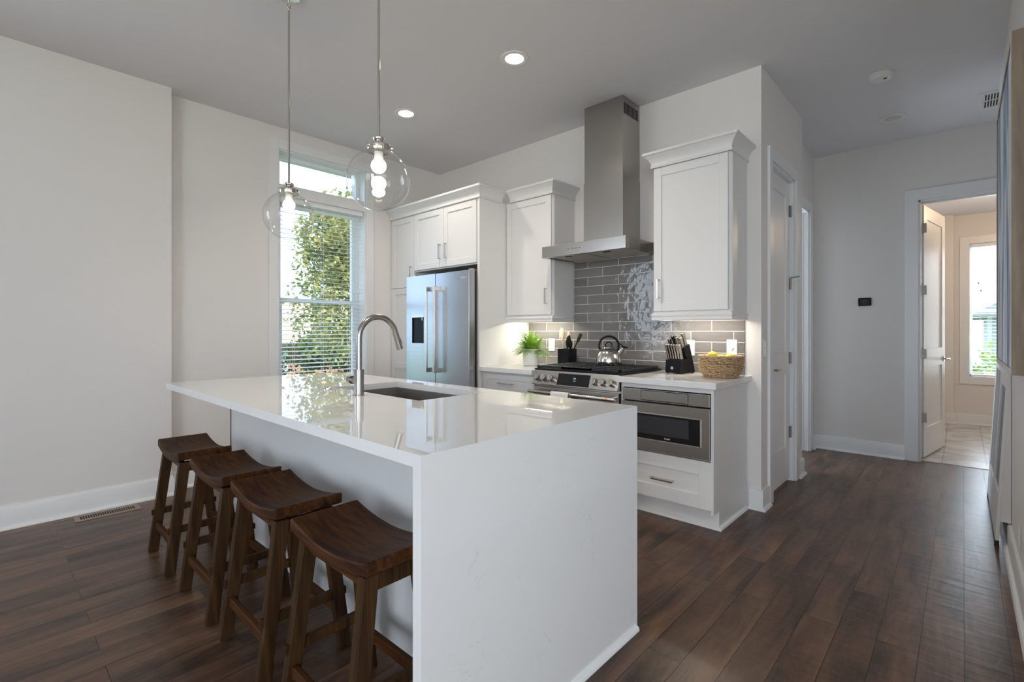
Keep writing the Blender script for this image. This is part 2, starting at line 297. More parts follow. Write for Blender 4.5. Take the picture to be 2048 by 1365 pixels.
M['pot'] = mat('white_ceramic', (0.78, 0.77, 0.75), 0.38)
M['soil'] = mat('potting_soil', (0.03, 0.02, 0.015), 0.9)
M['fern'] = leaf_mat('fern_leaf', (0.13, 0.30, 0.03), (0.34, 0.56, 0.07))
M['leaf'] = leaf_mat('tree_leaf', (0.13, 0.18, 0.08), (0.56, 0.50, 0.14))  # colours greyed so the leaves carry the window glare
M['hinge'] = mat('aged_nickel', (0.30, 0.27, 0.24), 0.38, 1)
M['island'] = mat('grey_island_paint', (0.68, 0.68, 0.685), 0.3)
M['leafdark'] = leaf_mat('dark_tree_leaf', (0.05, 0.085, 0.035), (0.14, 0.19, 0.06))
M['shrub'] = leaf_mat('shrub_leaf', (0.22, 0.34, 0.06), (0.5, 0.6, 0.16))
M['bark'] = mat('tree_bark', (0.10, 0.075, 0.055), 0.85, var=0.3, vscale=20)
M['spoon'] = mat('beech_wood', (0.58, 0.46, 0.32), 0.55, var=0.1, vscale=30)
M['basket'] = mat('seagrass_weave', (0.46, 0.31, 0.17), 0.7, var=0.3, vscale=90, bump=0.4, bscale=300)
M['lemon'] = mat('lemon_peel', (0.85, 0.62, 0.03), 0.4, bump=0.25, bscale=260)
M['towel'] = mat('white_cotton', (0.80, 0.80, 0.81), 0.9, bump=0.4, bscale=500)
M['vent'] = mat('tan_register', (0.30, 0.235, 0.18), 0.5)
M['grey'] = mat('grey_inset', (0.30, 0.28, 0.275), 0.6)
M['emblem'] = mat('pale_print', (0.72, 0.72, 0.74), 0.4)
M['icon'] = mat('dark_print', (0.06, 0.06, 0.07), 0.5)
M['screen'] = mat('lit_clock_digits', (0.1, 0.3, 0.35), 0.4, emit=(0.45, 0.80, 0.90), estr=0.7)
M['brick'] = brick_wall('red_brick', (0.50, 0.17, 0.075), (0.64, 0.27, 0.13), (0.45, 0.36, 0.28), 0.24, 0.08, 0.008)
M['shingle'] = brick_wall('tan_shingle', (0.40, 0.30, 0.22), (0.50, 0.39, 0.29), (0.24, 0.18, 0.13), 0.35, 0.11, 0.012, ax='Y')
M['siding'] = brick_wall('pale_siding', (0.60, 0.63, 0.68), (0.64, 0.67, 0.72), (0.40, 0.43, 0.48), 8, 0.14, 0.008, ax='X')
M['lawn'] = mat('lawn', (0.12, 0.20, 0.05), 0.9, var=0.4, vscale=3)
M['rubber'] = mat('dark_rubber', (0.03, 0.027, 0.027), 0.6)

# ------------------------------------------------------------------ mesh helpers
class B:
    def __init__(s): s.bm = bmesh.new()
    def box(s, x0, x1, y0, y1, z0, z1):
        x0, x1 = sorted((x0, x1)); y0, y1 = sorted((y0, y1)); z0, z1 = sorted((z0, z1))
        v = [s.bm.verts.new(c) for c in ((x0,y0,z0),(x1,y0,z0),(x1,y1,z0),(x0,y1,z0),(x0,y0,z1),(x1,y0,z1),(x1,y1,z1),(x0,y1,z1))]
        for f in ((0,3,2,1),(4,5,6,7),(0,1,5,4),(1,2,6,5),(2,3,7,6),(3,0,4,7)): s.bm.faces.new([v[i] for i in f])
        return s
    def hexa(s, lo, hi):
        v = [s.bm.verts.new(c) for c in list(lo)+list(hi)]
        for f in ((0,3,2,1),(4,5,6,7),(0,1,5,4),(1,2,6,5),(2,3,7,6),(3,0,4,7)): s.bm.faces.new([v[i] for i in f])
        return s
    def beam(s, p0, p1, w0, d0, w1=None, d1=None, ux=(1,0,0), uy=(0,1,0)):
        """bar between two points, cross-section laid on the fixed axes ux, uy"""
        w1 = w0 if w1 is None else w1; d1 = d0 if d1 is None else d1
        p0 = Vector(p0); p1 = Vector(p1); ux = Vector(ux); uy = Vector(uy)
        q = lambda p, w, d: [p-ux*w/2-uy*d/2, p+ux*w/2-uy*d/2, p+ux*w/2+uy*d/2, p-ux*w/2+uy*d/2]
        return s.hexa(q(p0, w0, d0), q(p1, w1, d1))
    def tube(s, pts, r, n=14, cap=True):
        pts = [Vector(p) for p in pts]; rs = r if isinstance(r, (list, tuple)) else [r]*len(pts)
        t0 = (pts[1]-pts[0]).normalized(); a = t0.orthogonal().normalized(); rings = []
        for i, p in enumerate(pts):
            t = ((pts[min(i+1, len(pts)-1)]-pts[max(i-1, 0)])).normalized()
            a = (a-t*a.dot(t)).normalized(); b = t.cross(a)
            rings.append([s.bm.verts.new(p+(a*math.cos(2*math.pi*k/n)+b*math.sin(2*math.pi*k/n))*rs[i]) for k in range(n)])
        for i in range(len(rings)-1):
            for k in range(n): s.bm.faces.new((rings[i][k], rings[i][(k+1)%n], rings[i+1][(k+1)%n], rings[i+1][k]))
        if cap: s.bm.faces.new(rings[0][::-1]); s.bm.faces.new(rings[-1])
        return s
    def cyl(s, p0, p1, r0, r1=None, n=28): return s.tube([p0, p1], [r0, r0 if r1 is None else r1], n)
    def lathe(s, prof, c=(0,0,0), n=40, rad=None):
        c = Vector(c); rings = []
        for j, (r, z) in enumerate(prof):
            if r < 1e-6: rings.append([s.bm.verts.new(c+Vector((0,0,z)))])
            else: rings.append([s.bm.verts.new(c+Vector((math.cos(2*math.pi*k/n)*(r+(rad(j,k) if rad else 0)), math.sin(2*math.pi*k/n)*(r+(rad(j,k) if rad else 0)), z))) for k in range(n)])
        for a, b in zip(rings, rings[1:]):
            if len(a) == 1 and len(b) == 1: continue
            for k in range(n):
                if len(a) == 1: s.bm.faces.new((a[0], b[(k+1)%n], b[k]))
                elif len(b) == 1: s.bm.faces.new((a[k], a[(k+1)%n], b[0]))
                else: s.bm.faces.new((a[k], a[(k+1)%n], b[(k+1)%n], b[k]))
        return s
    def prism(s, poly, f0, f1):
        """poly of 2D points, f0/f1 map (u,v)->3D for both ends"""
        a = [s.bm.verts.new(f0(*p)) for p in poly]; b = [s.bm.verts.new(f1(*p)) for p in poly]
        n = len(poly); s.bm.faces.new(a[::-1]); s.bm.faces.new(b)
        for k in range(n): s.bm.faces.new((a[k], a[(k+1)%n], b[(k+1)%n], b[k]))
        return s
    def sweep(s, path, prof):
        """closed profile (out,z) swept along a 2D path with mitred corners; out is to the right of travel"""
        P = [Vector(p) for p in path]; N = []
        for a, b in zip(P, P[1:]):
            d = (b-a).normalized(); N.append(Vector((d.y, -d.x)))
        rings = []
        for i, p in enumerate(P):
            if i == 0: m = N[0]
            elif i == len(P)-1: m = N[-1]
            else: m = (N[i-1]+N[i]); m = m/ (1+N[i-1].dot(N[i]))
            rings.append([s.bm.verts.new((p.x+m.x*o, p.y+m.y*o, z)) for o, z in prof])
        n = len(prof)
        for a, b in zip(rings, rings[1:]):
            for k in range(n): s.bm.faces.new((a[k], a[(k+1)%n], b[(k+1)%n], b[k]))
        s.bm.faces.new(rings[0][::-1]); s.bm.faces.new(rings[-1])
        return s
    def quad(s, *p): s.bm.faces.new([s.bm.verts.new(q) for q in p]); return s
ORG = {}
def link(name, b, m, parent=None, bev=0.0, seg=2, ang=35, recalc=True):
    bm = b.bm
    if recalc: bmesh.ops.recalc_face_normals(bm, faces=bm.faces)
    if parent is not None and parent.name in ORG: bmesh.ops.translate(bm, verts=bm.verts, vec=-ORG[parent.name])
    me = bpy.data.meshes.new(name); bm.to_mesh(me); bm.free()
    for p in me.polygons: p.use_smooth = True
    me.set_sharp_from_angle(angle=R(ang))
    me.materials.append(m if not isinstance(m, str) else M[m])
    o = bpy.data.objects.new(name, me); COL.objects.link(o)
    if parent is not None:
        o.parent = parent
        if parent.name in ORG: ORG[o.name] = Vector(ORG[parent.name])
    if bev:
        md = o.modifiers.new('bevel', 'BEVEL'); md.width = bev; md.segments = seg; md.limit_method = 'ANGLE'; md.angle_limit = R(40); md.harden_normals = True
    return o
def tag(o, label, cat, group=None):
    o['label'] = label; o['category'] = cat
    if group: o['group'] = group
    return o
def thing(name, label, cat, loc=(0,0,0), group=None):
    o = bpy.data.objects.new(name, None); COL.objects.link(o); o.location = loc; o.empty_display_size = 0.05
    ORG[o.name] = Vector(loc)
    return tag(o, label, cat, group)
def solo(name, b, m, label, cat, group=None, **k):
    return tag(link(name, b, m, **k), label, cat, group)
def struct(name, b, m, parent=None, **k):
    o = link(name, b, m, parent, **k)
    if parent is None: o['kind'] = 'structure'
    return o
def dup(o, parent=None):
    c = o.copy(); COL.objects.link(c)
    if parent: c.parent = parent
    for ch in list(o.children): dup(ch, c)
    return c
def text(name, body, size, loc, rot, m, parent=None, depth=0.0006):
    cu = bpy.data.curves.new(name, 'FONT'); cu.body = body; cu.size = size; cu.extrude = depth; cu.align_x = 'CENTER'; cu.align_y = 'CENTER'
    t = bpy.data.objects.new('tmp_text', cu); COL.objects.link(t)
    dg = bpy.context.evaluated_depsgraph_get(); dg.update()
    me = bpy.data.meshes.new_from_object(t.evaluated_get(dg)); me.name = name
    bpy.data.objects.remove(t)
    me.transform(Matrix.Translation(Vector(loc)) @ rot)
    if parent is not None and parent.name in ORG: me.transform(Matrix.Translation(-ORG[parent.name]))
    me.materials.clear(); me.materials.append(M[m])
    o = bpy.data.objects.new(name, me); COL.objects.link(o); o.parent = parent
    return o
FRONT = Matrix.Rotation(R(90), 4, 'X')      # text that faces -Y

# ------------------------------------------------------------------ room shell
HC = 3.04; LW = -4.34; LW2 = -4.47; BK = 3.60; RW = 0.20; PX = -1.01; HX = -1.15; FY = 5.93
struct('floor', B().box(-4.7, 3.7, -4.4, 5.99, -0.10, 0), 'floor')
struct('floor_bath', B().box(-1.0, 1.6, 5.99, 8.9, -0.10, 0.004), 'bathtile')
struct('floor_side_room', B().box(-4.0, HX-0.12, 3.75, 6.1, -0.10, -0.001), 'floor')
struct('ceiling', B().box(-4.8, 6.6, -4.4, 6.2, HC, HC+0.15), 'ceil')  # runs past the right wall as an unseen overhang added to block sun
struct('ceiling_bath', B().box(-1.1, 1.7, 6.05, 9.0, 2.75, 2.9), 'ceil')
WY0, WY1, WZ0, WZ1 = 1.775, 2.64, 0.56, 2.847
w = B()
LWY0, LWY1 = -2.9, -0.9
w.box(-4.72, LW, -4.4, LWY0, 0, HC).box(-4.72, LW, LWY1, 0.95, 0, HC).box(-4.72, LW, LWY0, LWY1, 0, 1.0).box(-4.72, LW, LWY0, LWY1, 2.6, HC)
w.box(-4.72, LW2, 0.95, WY0, 0, HC).box(-4.72, LW2, WY1, 3.75, 0, HC).box(-4.72, LW2, WY0, WY1, 0, WZ0).box(-4.72, LW2, WY0, WY1, WZ1, HC)
struct('wall_left', w, 'wall')
struct('wall_back', B().box(LW2, PX, BK, 3.75, 0, HC), 'wall')
PD0, PD1, DZ = 3.83, 4.49, 2.445       # pantry door opening
w = B()
w.box(PX-0.12, PX, 3.75, PD0, 0, HC).box(PX-0.12, PX, PD1, 4.75, 0, HC).box(PX-0.12, PX, PD0, PD1, DZ, HC)
struct('wall_pantry', w, 'wall')
HD0, HD1 = 4.90, 5.70                   # opening on the left of the hall
w = B()
w.box(HX-0.12, HX, 4.75, HD0, 0, HC).box(HX-0.12, HX, HD1, FY, 0, HC).box(HX-0.12, HX, HD0, HD1, DZ, HC)
w.box(-2.0, PX-0.12, 4.63, 4.75, 0, HC)
struct('wall_hall', w, 'wall')
BX0, BX1 = -0.305, 0.50                 # bath door opening
w = B()
w.box(-4.0, BX0, FY, FY+0.12, 0, HC).box(BX1, 1.2, FY, FY+0.12, 0, HC).box(BX0, BX1, FY, FY+0.12, DZ, HC)
struct('wall_far', w, 'wall')
struct('wall_right', B().box(RW, 3.75, 1.55, 5.15, 0, HC).box(3.6, 3.75, -4.4, -2.2, 0, HC).box(3.6, 3.75, 0.6, 1.6, 0, HC).box(3.6, 3.75, -2.2, 0.6, 0, 0.4).box(3.6, 3.75, -2.2, 0.6, 2.6, HC).box(0.75, 1.2, 5.0, 6.0, 0, HC), 'wall')
w = B()
RWIN = ((-0.5, 1.1), (1.5, 3.1))
w.box(-4.7, RWIN[0][0], -4.4, -4.2, 0, HC).box(RWIN[0][1], RWIN[1][0], -4.4, -4.2, 0, HC).box(RWIN[1][1], 3.75, -4.4, -4.2, 0, HC)
for a, c in RWIN: w.box(a, c, -4.4, -4.2, 0, 0.4).box(a, c, -4.4, -4.2, 2.6, HC)
struct('wall_rear', w, 'wall')
BWX0, BWX1, BWZ0, BWZ1 = 0.066, 0.62, 0.625, 2.365
w = B()
w.box(-1.1, BWX0, 8.76, 8.95, 0, 2.8).box(BWX1, 1.7, 8.76, 8.95, 0, 2.8).box(BWX0, BWX1, 8.76, 8.95, 0, BWZ0).box(BWX0, BWX1, 8.76, 8.95, BWZ1, 2.8)
w.box(-1.0, -0.36, 6.05, 8.76, 0, 2.8).box(1.6, 1.7, 6.05, 8.76, 0, 2.8).box(-0.36, -0.09, 8.66, 8.76, 0, 2.8)
struct('wall_bath', w, 'wall')
w = B(); w.box(-4.0, -3.9, 3.75, 6.05, 0, 0.9).box(-4.0, -3.9, 3.75, 6.05, 2.3, HC).box(-4.0, -3.9, 3.75, 4.7, 0.9, 2.3).box(-4.0, -3.9, 5.9, 6.05, 0.9, 2.3)
struct('wall_side_room', w, 'wall')

BASE = [(0, 0), (0.034, 0), (0.033, 0.010), (0.028, 0.017), (0.016, 0.020), (0.016, 0.128), (0.012, 0.137), (0, 0.137)]
def base(name, *paths):
    b = B()
    for p in paths: b.sweep(p, BASE)
    struct(name, b, 'trim')
base('baseboard_left', [(LW, -4.2), (LW, 0.95), (LW2, 0.95), (LW2, 2.97)])
base('baseboard_pier', [(-1.085, BK), (PX, BK), (PX, 3.742)], [(PX, 4.575), (PX, 4.75), (HX, 4.75)])
base('baseboard_hall', [(HX, 5.785), (HX, FY), (-0.405, FY)])
base('baseboard_right', [(RW, 5.15), (RW, 1.55), (3.6, 1.55), (3.6, -4.2)])
base('baseboard_bath', [(-0.36, 8.66), (-0.09, 8.66), (-0.09, 8.76), (1.6, 8.76)])

# casings
def casing_x(b, x, y0, y1, z1, out, wd=0.09, t=0.018):
    """door casing on a plane X=x, standing out by t in direction out"""
    for a, c, z in ((y0-wd, y0, z1+wd), (y1, y1+wd, z1+wd)): b.box(x, x+out*t, a, c, 0, z)
    b.box(x, x+out*t, y0, y1, z1, z1+wd)
struct('trim_1', (lambda b: (casing_x(b, PX, PD0, PD1, DZ, 1, 0.085), b.box(PX-0.12, PX, PD0-0.001, PD0+0.015, 0, DZ), b.box(PX-0.12, PX, PD1-0.015, PD1+0.001, 0, DZ), b.box(PX-0.12, PX, PD0, PD1, DZ-0.015, DZ+0.001))[0] or b)(B()), 'trim', bev=0.002)
b = B(); casing_x(b, HX, HD0, HD1, DZ, 1, 0.085); b.box(HX-0.12, HX, HD1-0.02, HD1+0.001, 0, DZ).box(HX-0.12, HX, HD0-0.001, HD0+0.02, 0, DZ).box(HX-0.12, HX, HD0, HD1, DZ-0.02, DZ+0.001)
b.box(HX-0.07, HX-0.05, HD1-0.035, HD1-0.02, 0, DZ-0.02)
struct('trim_2', b, 'trim', bev=0.002)
b = B()
for a, c in ((BX0-0.10, BX0), (BX1, BX1+0.10)): b.box(a, c, FY-0.018, FY, 0, DZ+0.10)
b.box(BX0, BX1, FY-0.018, FY, DZ, DZ+0.10)
b.box(BX0-0.001, BX0+0.018, FY, FY+0.12, 0, DZ).box(BX1-0.018, BX1+0.001, FY, FY+0.12, 0, DZ).box(BX0, BX1, FY, FY+0.12, DZ-0.018, DZ+0.001)
b.box(BX0+0.018, BX1-0.018, FY+0.03, FY+0.05, DZ-0.035, DZ-0.018)
struct('trim_3', b, 'trim', bev=0.002)

# ------------------------------------------------------------------ doors
def leaf(b, f, wd, h, t):
    """two-panel slab; f maps local (u across, v thickness, z) to the world"""
    st = 0.115; rails = ((0.0, 0.275), (0.855, 1.03), (h-0.125, h))
    def bx(u0, u1, v0, v1, z0, z1):
        b.hexa([f(u0,v0,z0), f(u1,v0,z0), f(u1,v1,z0), f(u0,v1,z0)], [f(u0,v0,z1), f(u1,v0,z1), f(u1,v1,z1), f(u0,v1,z1)])
    bx(0, st, 0, t, 0, h); bx(wd-st, wd, 0, t, 0, h)
    for z0, z1 in rails: bx(st, wd-st, 0, t, z0, z1)
    for z0, z1 in ((0.275, 0.855), (1.03, h-0.125)): bx(st, wd-st, 0.010, t-0.010, z0, z1)
dw = PD1-PD0-0.036
d1 = struct('door_1', (lambda b: leaf(b, lambda u, v, z: (PX-0.030-v, PD0+0.018+u, 0.022+z), dw, DZ-0.045, 0.036) or b)(B()), 'door', bev=0.0015)
def lever(parent, p, n, along, m='nickel'):
    """p on the door face, n face normal, along the lever direction"""
    p = Vector(p); n = Vector(n); a = Vector(along)
    b = B(); b.cyl(p, p+n*0.008, 0.027); b.cyl(p+n*0.008, p+n*0.045, 0.009)
    b.tube([p+n*0.045-a*0.01, p+n*0.047+a*0.03, p+n*0.047+a*0.07, p+n*0.045+a*0.115], [0.010, 0.0095, 0.008, 0.006])
    o = link('lever_handle', b, m, parent)
    return o
lever(d1, (PX-0.030, PD0+0.10, 0.935), (1, 0, 0), (0, 1, 0))
for z in (0.40, 1.005, 1.61, 2.20):
    b = B(); b.box(PX-0.030, PX-0.026, PD1-0.052, PD1-0.018, z-0.045, z+0.045); b.cyl((PX-0.022, PD1-0.016, z-0.047), (PX-0.022, PD1-0.016, z+0.047), 0.006, n=12)
    if z == 1.61: b.tube([(PX-0.022, PD1-0.016, z+0.05), (PX+0.02, PD1-0.03, z+0.052), (PX+0.045, PD1-0.035, z+0.052)], 0.004, 8)
    link('hinge', b, 'hinge', d1)
# bath door, standing open on its left hinges
ang = math.atan2(6.94-6.06, -0.12+0.268)
hx, hy = -0.270, 6.058
ca, sa = math.cos(ang), math.sin(ang)
d2 = struct('door_2', (lambda b: leaf(b, lambda u, v, z: (hx+u*ca-v*sa, hy+u*sa+v*ca, 0.022+z), 0.80, DZ-0.045, 0.036) or b)(B()), 'door', bev=0.0015)
lever(d2, (hx+0.735*ca, hy+0.735*sa, 0.935), (sa, -ca, 0), (-ca, -sa, 0))
lever(d2, (hx+0.735*ca-0.036*sa, hy+0.735*sa+0.036*ca, 0.935), (-sa, ca, 0), (-ca, -sa, 0))
for z in (0.40, 1.005, 1.61, 2.20):
    b = B(); b.box(BX0+0.018, BX0+0.055, FY+0.118, FY+0.124, z-0.045, z+0.045); b.cyl((BX0+0.03, FY+0.126, z-0.047), (BX0+0.03, FY+0.126, z+0.047), 0.007, n=12)
    link('hinge', b, 'hinge', d2)

# ------------------------------------------------------------------ kitchen window, blind
GX = -4.60
b = B(); cw = 0.083
b.box(LW2, LW2+0.018, WY0-cw, WY0, WZ0-cw, WZ1+cw).box(LW2, LW2+0.018, WY1, WY1+cw, WZ0-cw, WZ1+cw).box(LW2, LW2+0.018, WY0, WY1, WZ1, WZ1+cw).box(LW2, LW2+0.018, WY0, WY1, WZ0-cw, WZ0)
b.box(GX+0.03, LW2+0.004, WY0, WY1, 2.437, 2.537)
b.box(GX, LW2, WY0-0.001, WY0+0.012, WZ0, WZ1).box(GX, LW2, WY1-0.012, WY1+0.001, WZ0, WZ1).box(GX, LW2, WY0, WY1, WZ1-0.012, WZ1+0.001).box(GX, LW2, WY0, WY1, WZ0-0.001, WZ0+0.012)
struct('trim_4', b, 'trim', bev=0.002)
def frame_x(b, x0, x1, y0, y1, z0, z1, w):
    b.box(x0, x1, y0, y0+w, z0, z1).box(x0, x1, y1-w, y1, z0, z1).box(x0, x1, y0+w, y1-w, z0, z0+w).box(x0, x1, y0+w, y1-w, z1-w, z1)
win = thing('window_1', '', ''); del win['label']; del win['category']; win['kind'] = 'structure'
b = B(); frame_x(b, GX-0.06, GX+0.02, WY0+0.012, WY1-0.012, 2.537, WZ1-0.012, 0.035); frame_x(b, GX-0.06, GX, WY0+0.012, WY1-0.012, WZ0+0.012, 2.437, 0.035)
b.box(GX-0.06, GX+0.03, WY0+0.012, WY1-0.012, 2.437, 2.537)
link('frame', b, 'vinyl', win, bev=0.003)
b = B(); frame_x(b, GX-0.045, GX-0.01, WY0+0.047, WY1-0.047, 1.49, 2.40, 0.03); link('sash', b, 'vinyl', win, bev=0.003)
b = B(); frame_x(b, GX-0.02, GX+0.012, WY0+0.047, WY1-0.047, WZ0+0.047, 1.528, 0.034); link('sash', b, 'vinyl', win, bev=0.003)
link('pane', B().box(GX-0.03, GX-0.026, WY0+0.07, WY1-0.07, 1.515, 2.38), 'pane', win)
link('pane', B().box(GX-0.006, GX-0.002, WY0+0.075, WY1-0.075, WZ0+0.075, 1.50), 'pane', win)
link('pane', B().box(GX-0.022, GX-0.018, WY0+0.04, WY1-0.04, 2.56, WZ1-0.04), 'pane', win)

def blind(name, label, loc, axis, a0, a1, c, z0, z1, pitch, depth, tilt):
    """slatted blind: axis the slats run along, c the depth coordinate"""
    t = thing(name, label, 'window blind', loc)
    f = (lambda u, v, z: (v, u, z)) if axis == 'Y' else (lambda u, v, z: (u, v, z))
    def bx(b, u0, u1, v0, v1, za, zb): b.hexa([f(u0,v0,za), f(u1,v0,za), f(u1,v1,za), f(u0,v1,za)], [f(u0,v0,zb), f(u1,v0,zb), f(u1,v1,zb), f(u0,v1,zb)])
    b = B(); bx(b, a0, a1, c-0.028, c+0.028, z1-0.045, z1); link('head_rail', b, 'slat', t, bev=0.003)
    b = B(); z = z0+0.05
    while z < z1-0.06:
        h = depth/2; dz = h*math.sin(tilt); dv = h*math.cos(tilt)
        q = []
        for s_ in (-1, 1):
            q.append((s_*dv, s_*dz))
        b.hexa([f(a0+0.004,c+q[0][0],z+q[0][1]-0.0014), f(a1-0.004,c+q[0][0],z+q[0][1]-0.0014), f(a1-0.004,c+q[1][0],z+q[1][1]-0.0014), f(a0+0.004,c+q[1][0],z+q[1][1]-0.0014)],
               [f(a0+0.004,c+q[0][0],z+q[0][1]+0.0014), f(a1-0.004,c+q[0][0],z+q[0][1]+0.0014), f(a1-0.004,c+q[1][0],z+q[1][1]+0.0014), f(a0+0.004,c+q[1][0],z+q[1][1]+0.0014)])
        z += pitch
    link('slats', b, 'slat', t)
    b = B(); bx(b, a0+0.004, a1-0.004, c-0.025, c+0.025, z0, z0+0.022); link('bottom_rail', b, 'slat', t, bev=0.003)
    b = B(); n = 3 if a1-a0 > 0.7 else 2
    for i in range(n):
        u = a0+(a1-a0)*(0.17+0.66*i/(n-1))
        for dv in (-0.026, 0.026, 0.0):
            p0 = f(u+(0.012 if dv == 0 else 0), c+dv, z0); p1 = f(u+(0.012 if dv == 0 else 0), c+dv, z1-0.04); b.tube([p0, p1], 0.0012, 5)
    link('ladder_cord', b, 'slat', t)
    return t
t = blind('window_blind', 'open white slatted blind in the tall kitchen window left of the refrigerator', (-4.525, 2.2, 0.60), 'Y', WY0+0.016, WY1-0.016, -4.525, 0.60, 2.437, 0.0385, 0.044, R(-7))
b = B()
for dy, zz in ((-0.075, 1.62), (-0.065, 1.625)):
    b.tube([(-4.492, WY1+dy, 2.39), (-4.492, WY1+dy, zz)], 0.0012, 5); b.lathe([(0, 0), (0.006, 0), (0.005, -0.018), (0.0, -0.022)], (-4.492, WY1+dy, zz), 8)
link('pull_cord', b, 'slat', t)

# bath window
b = B(); cb = 0.095
b.box(BWX0-cb, BWX0, 8.742, 8.76, BWZ0-cb, BWZ1+cb).box(BWX1, BWX1+cb, 8.742, 8.76, BWZ0-cb, BWZ1+cb).box(BWX0, BWX1, 8.742, 8.76, BWZ1, BWZ1+cb).box(BWX0, BWX1, 8.742, 8.76, BWZ0-cb, BWZ0)
struct('trim_5', b, 'trim', bev=0.002)
win2 = thing('window_2', '', ''); del win2['label']; del win2['category']; win2['kind'] = 'structure'
b = B(); b.box(BWX0, BWX0+0.03, 8.86, 8.93, BWZ0, BWZ1).box(BWX1-0.03, BWX1, 8.86, 8.93, BWZ0, BWZ1).box(BWX0, BWX1, 8.86, 8.93, BWZ0, BWZ0+0.03).box(BWX0, BWX1, 8.86, 8.93, BWZ1-0.03, BWZ1).box(BWX0, BWX1, 8.87, 8.92, 1.47, 1.51)
link('frame', b, 'vinyl', win2, bev=0.003)
link('pane', B().box(BWX0+0.02, BWX1-0.02, 8.888, 8.892, BWZ0+0.02, BWZ1-0.02), 'pane', win2)
t = blind('window_blind', 'white slatted blind in the narrow window of the bright far room', (0.34, 8.81, 0.63), 'X', BWX0+0.006, BWX1-0.006, 8.81, 0.632, BWZ1-0.002, 0.045, 0.048, R(8))
b = B()
for dx, zz in ((0.085, 1.86), (0.11, 1.76)):
    b.tube([(BWX0+dx, 8.782, 2.33), (BWX0+dx, 8.782, zz)], 0.0012, 5); b.lathe([(0, 0), (0.010, 0), (0.008, -0.028), (0.0, -0.032)], (BWX0+dx, 8.782, zz), 8)
link('pull_cord', b, 'nickel', t)
# unseen living-room windows at left, right and rear, put in to supply daylight
wn = thing('window_6', '', ''); del wn['label']; del wn['category']; wn['kind'] = 'structure'
b = B(); b.box(-4.57, -4.50, LWY0, LWY0+0.05, 1.0, 2.6).box(-4.57, -4.50, LWY1-0.05, LWY1, 1.0, 2.6).box(-4.57, -4.50, LWY0, LWY1, 1.0, 1.05).box(-4.57, -4.50, LWY0, LWY1, 2.55, 2.6).box(-4.57, -4.50, (LWY0+LWY1)/2-0.03, (LWY0+LWY1)/2+0.03, 1.0, 2.6)
link('frame', b, 'vinyl', wn)
wn = thing('window_7', '', ''); del wn['label']; del wn['category']; wn['kind'] = 'structure'
b = B()
for y_ in (-2.2, -0.825, 0.55): b.box(3.62, 3.70, y_, y_+0.05, 0.4, 2.6)
b.box(3.62, 3.70, -2.15, 0.55, 0.4, 0.45).box(3.62, 3.70, -2.15, 0.55, 2.55, 2.6); link('frame', b, 'vinyl', wn)
for i, (a, c) in enumerate(RWIN):
    wn = thing('window_%d' % (i+3), '', ''); del wn['label']; del wn['category']; wn['kind'] = 'structure'  # rear pair, also unseen and put in for daylight
    b = B(); b.box(a, a+0.05, -4.32, -4.24, 0.4, 2.6).box(c-0.05, c, -4.32, -4.24, 0.4, 2.6).box(a, c, -4.32, -4.24, 0.4, 0.45).box(a, c, -4.32, -4.24, 2.55, 2.6).box((a+c)/2-0.03, (a+c)/2+0.03, -4.32, -4.24, 0.4, 2.6)
    link('frame', b, 'vinyl', wn)

# ------------------------------------------------------------------ cabinets
CABP = [(0, 2.392), (0.010, 2.392), (0.013, 2.400), (0.010, 2.409), (0.006, 2.412), (0.010, 2.428), (0.019, 2.446), (0.033, 2.464), (0.046, 2.474), (0.050, 2.478), (0.056, 2.480), (0.056, 2.497), (0, 2.497)]
def shaker(b, x0, x1, z0, z1, y, t=0.020, w=0.058, mids=()):
    b.box(x0, x0+w, y, y+t, z0, z1).box(x1-w, x1, y, y+t, z0, z1).box(x0+w, x1-w, y, y+t, z0, z0+w).box(x0+w, x1-w, y, y+t, z1-w, z1)
    for m_ in mids: b.box(x0+w, x1-w, y, y+t, m_-w/2, m_+w/2)
    b.box(x0+w, x1-w, y+0.008, y+t, z0+w, z1-w)
def pull(parent, p0, p1, out=0.030, t=0.0095):
    """square bar pull in front (-Y) of a face between two points"""
    p0 = Vector(p0); p1 = Vector(p1); d = (p1-p0).normalized(); o = Vector((0, -out, 0)); b = B()
    ux = Vector((0, 1, 0)); uy = d.cross(ux)
    b.beam(p0+o, p1+o, t, t, ux=ux, uy=uy)
    for p in (p0+d*t/2, p1-d*t/2): b.beam(p, p+o, t, t, ux=d, uy=uy)
    return link('bar_pull', b, 'nickel', parent, bev=0.001)
def cab_door(parent, x0, x1, z0, z1, y, mids=(), name='door'):
    b = B(); shaker(b, x0, x1, z0, z1, y, mids=mids)
    return link(name, b, 'cab', parent, bev=0.0013)

# tall run: pantry + over-fridge cabinet with gable panel
TX0, TX1, TY = LW2+0.004, -3.10, 2.955
FX0, FX1 = -4.055, -3.128               # fridge bay
t = thing('tall_cabinet', 'tall white cabinet framing the refrigerator with narrow pantry door and crown', 'cabinet', (-3.8, 3.28, 0))
b = B()
b.box(TX0, FX0, TY+0.002, BK-0.003, 0, 2.40).box(FX0, FX1, TY+0.002, BK-0.003, 1.815, 2.40).box(FX1, TX1, TY-0.018, BK-0.003, 0, 2.40)
link('carcass', b, 'cab', t, bev=0.0015)
d = cab_door(t, FX0+0.004, -3.598, 1.828, 2.388, TY-0.019); pull(d, (-3.640, TY-0.019, 1.905), (-3.640, TY-0.019, 2.045))
d = cab_door(t, -3.593, FX1-0.016, 1.828, 2.388, TY-0.019); pull(d, (-3.551, TY-0.019, 1.905), (-3.551, TY-0.019, 2.045))
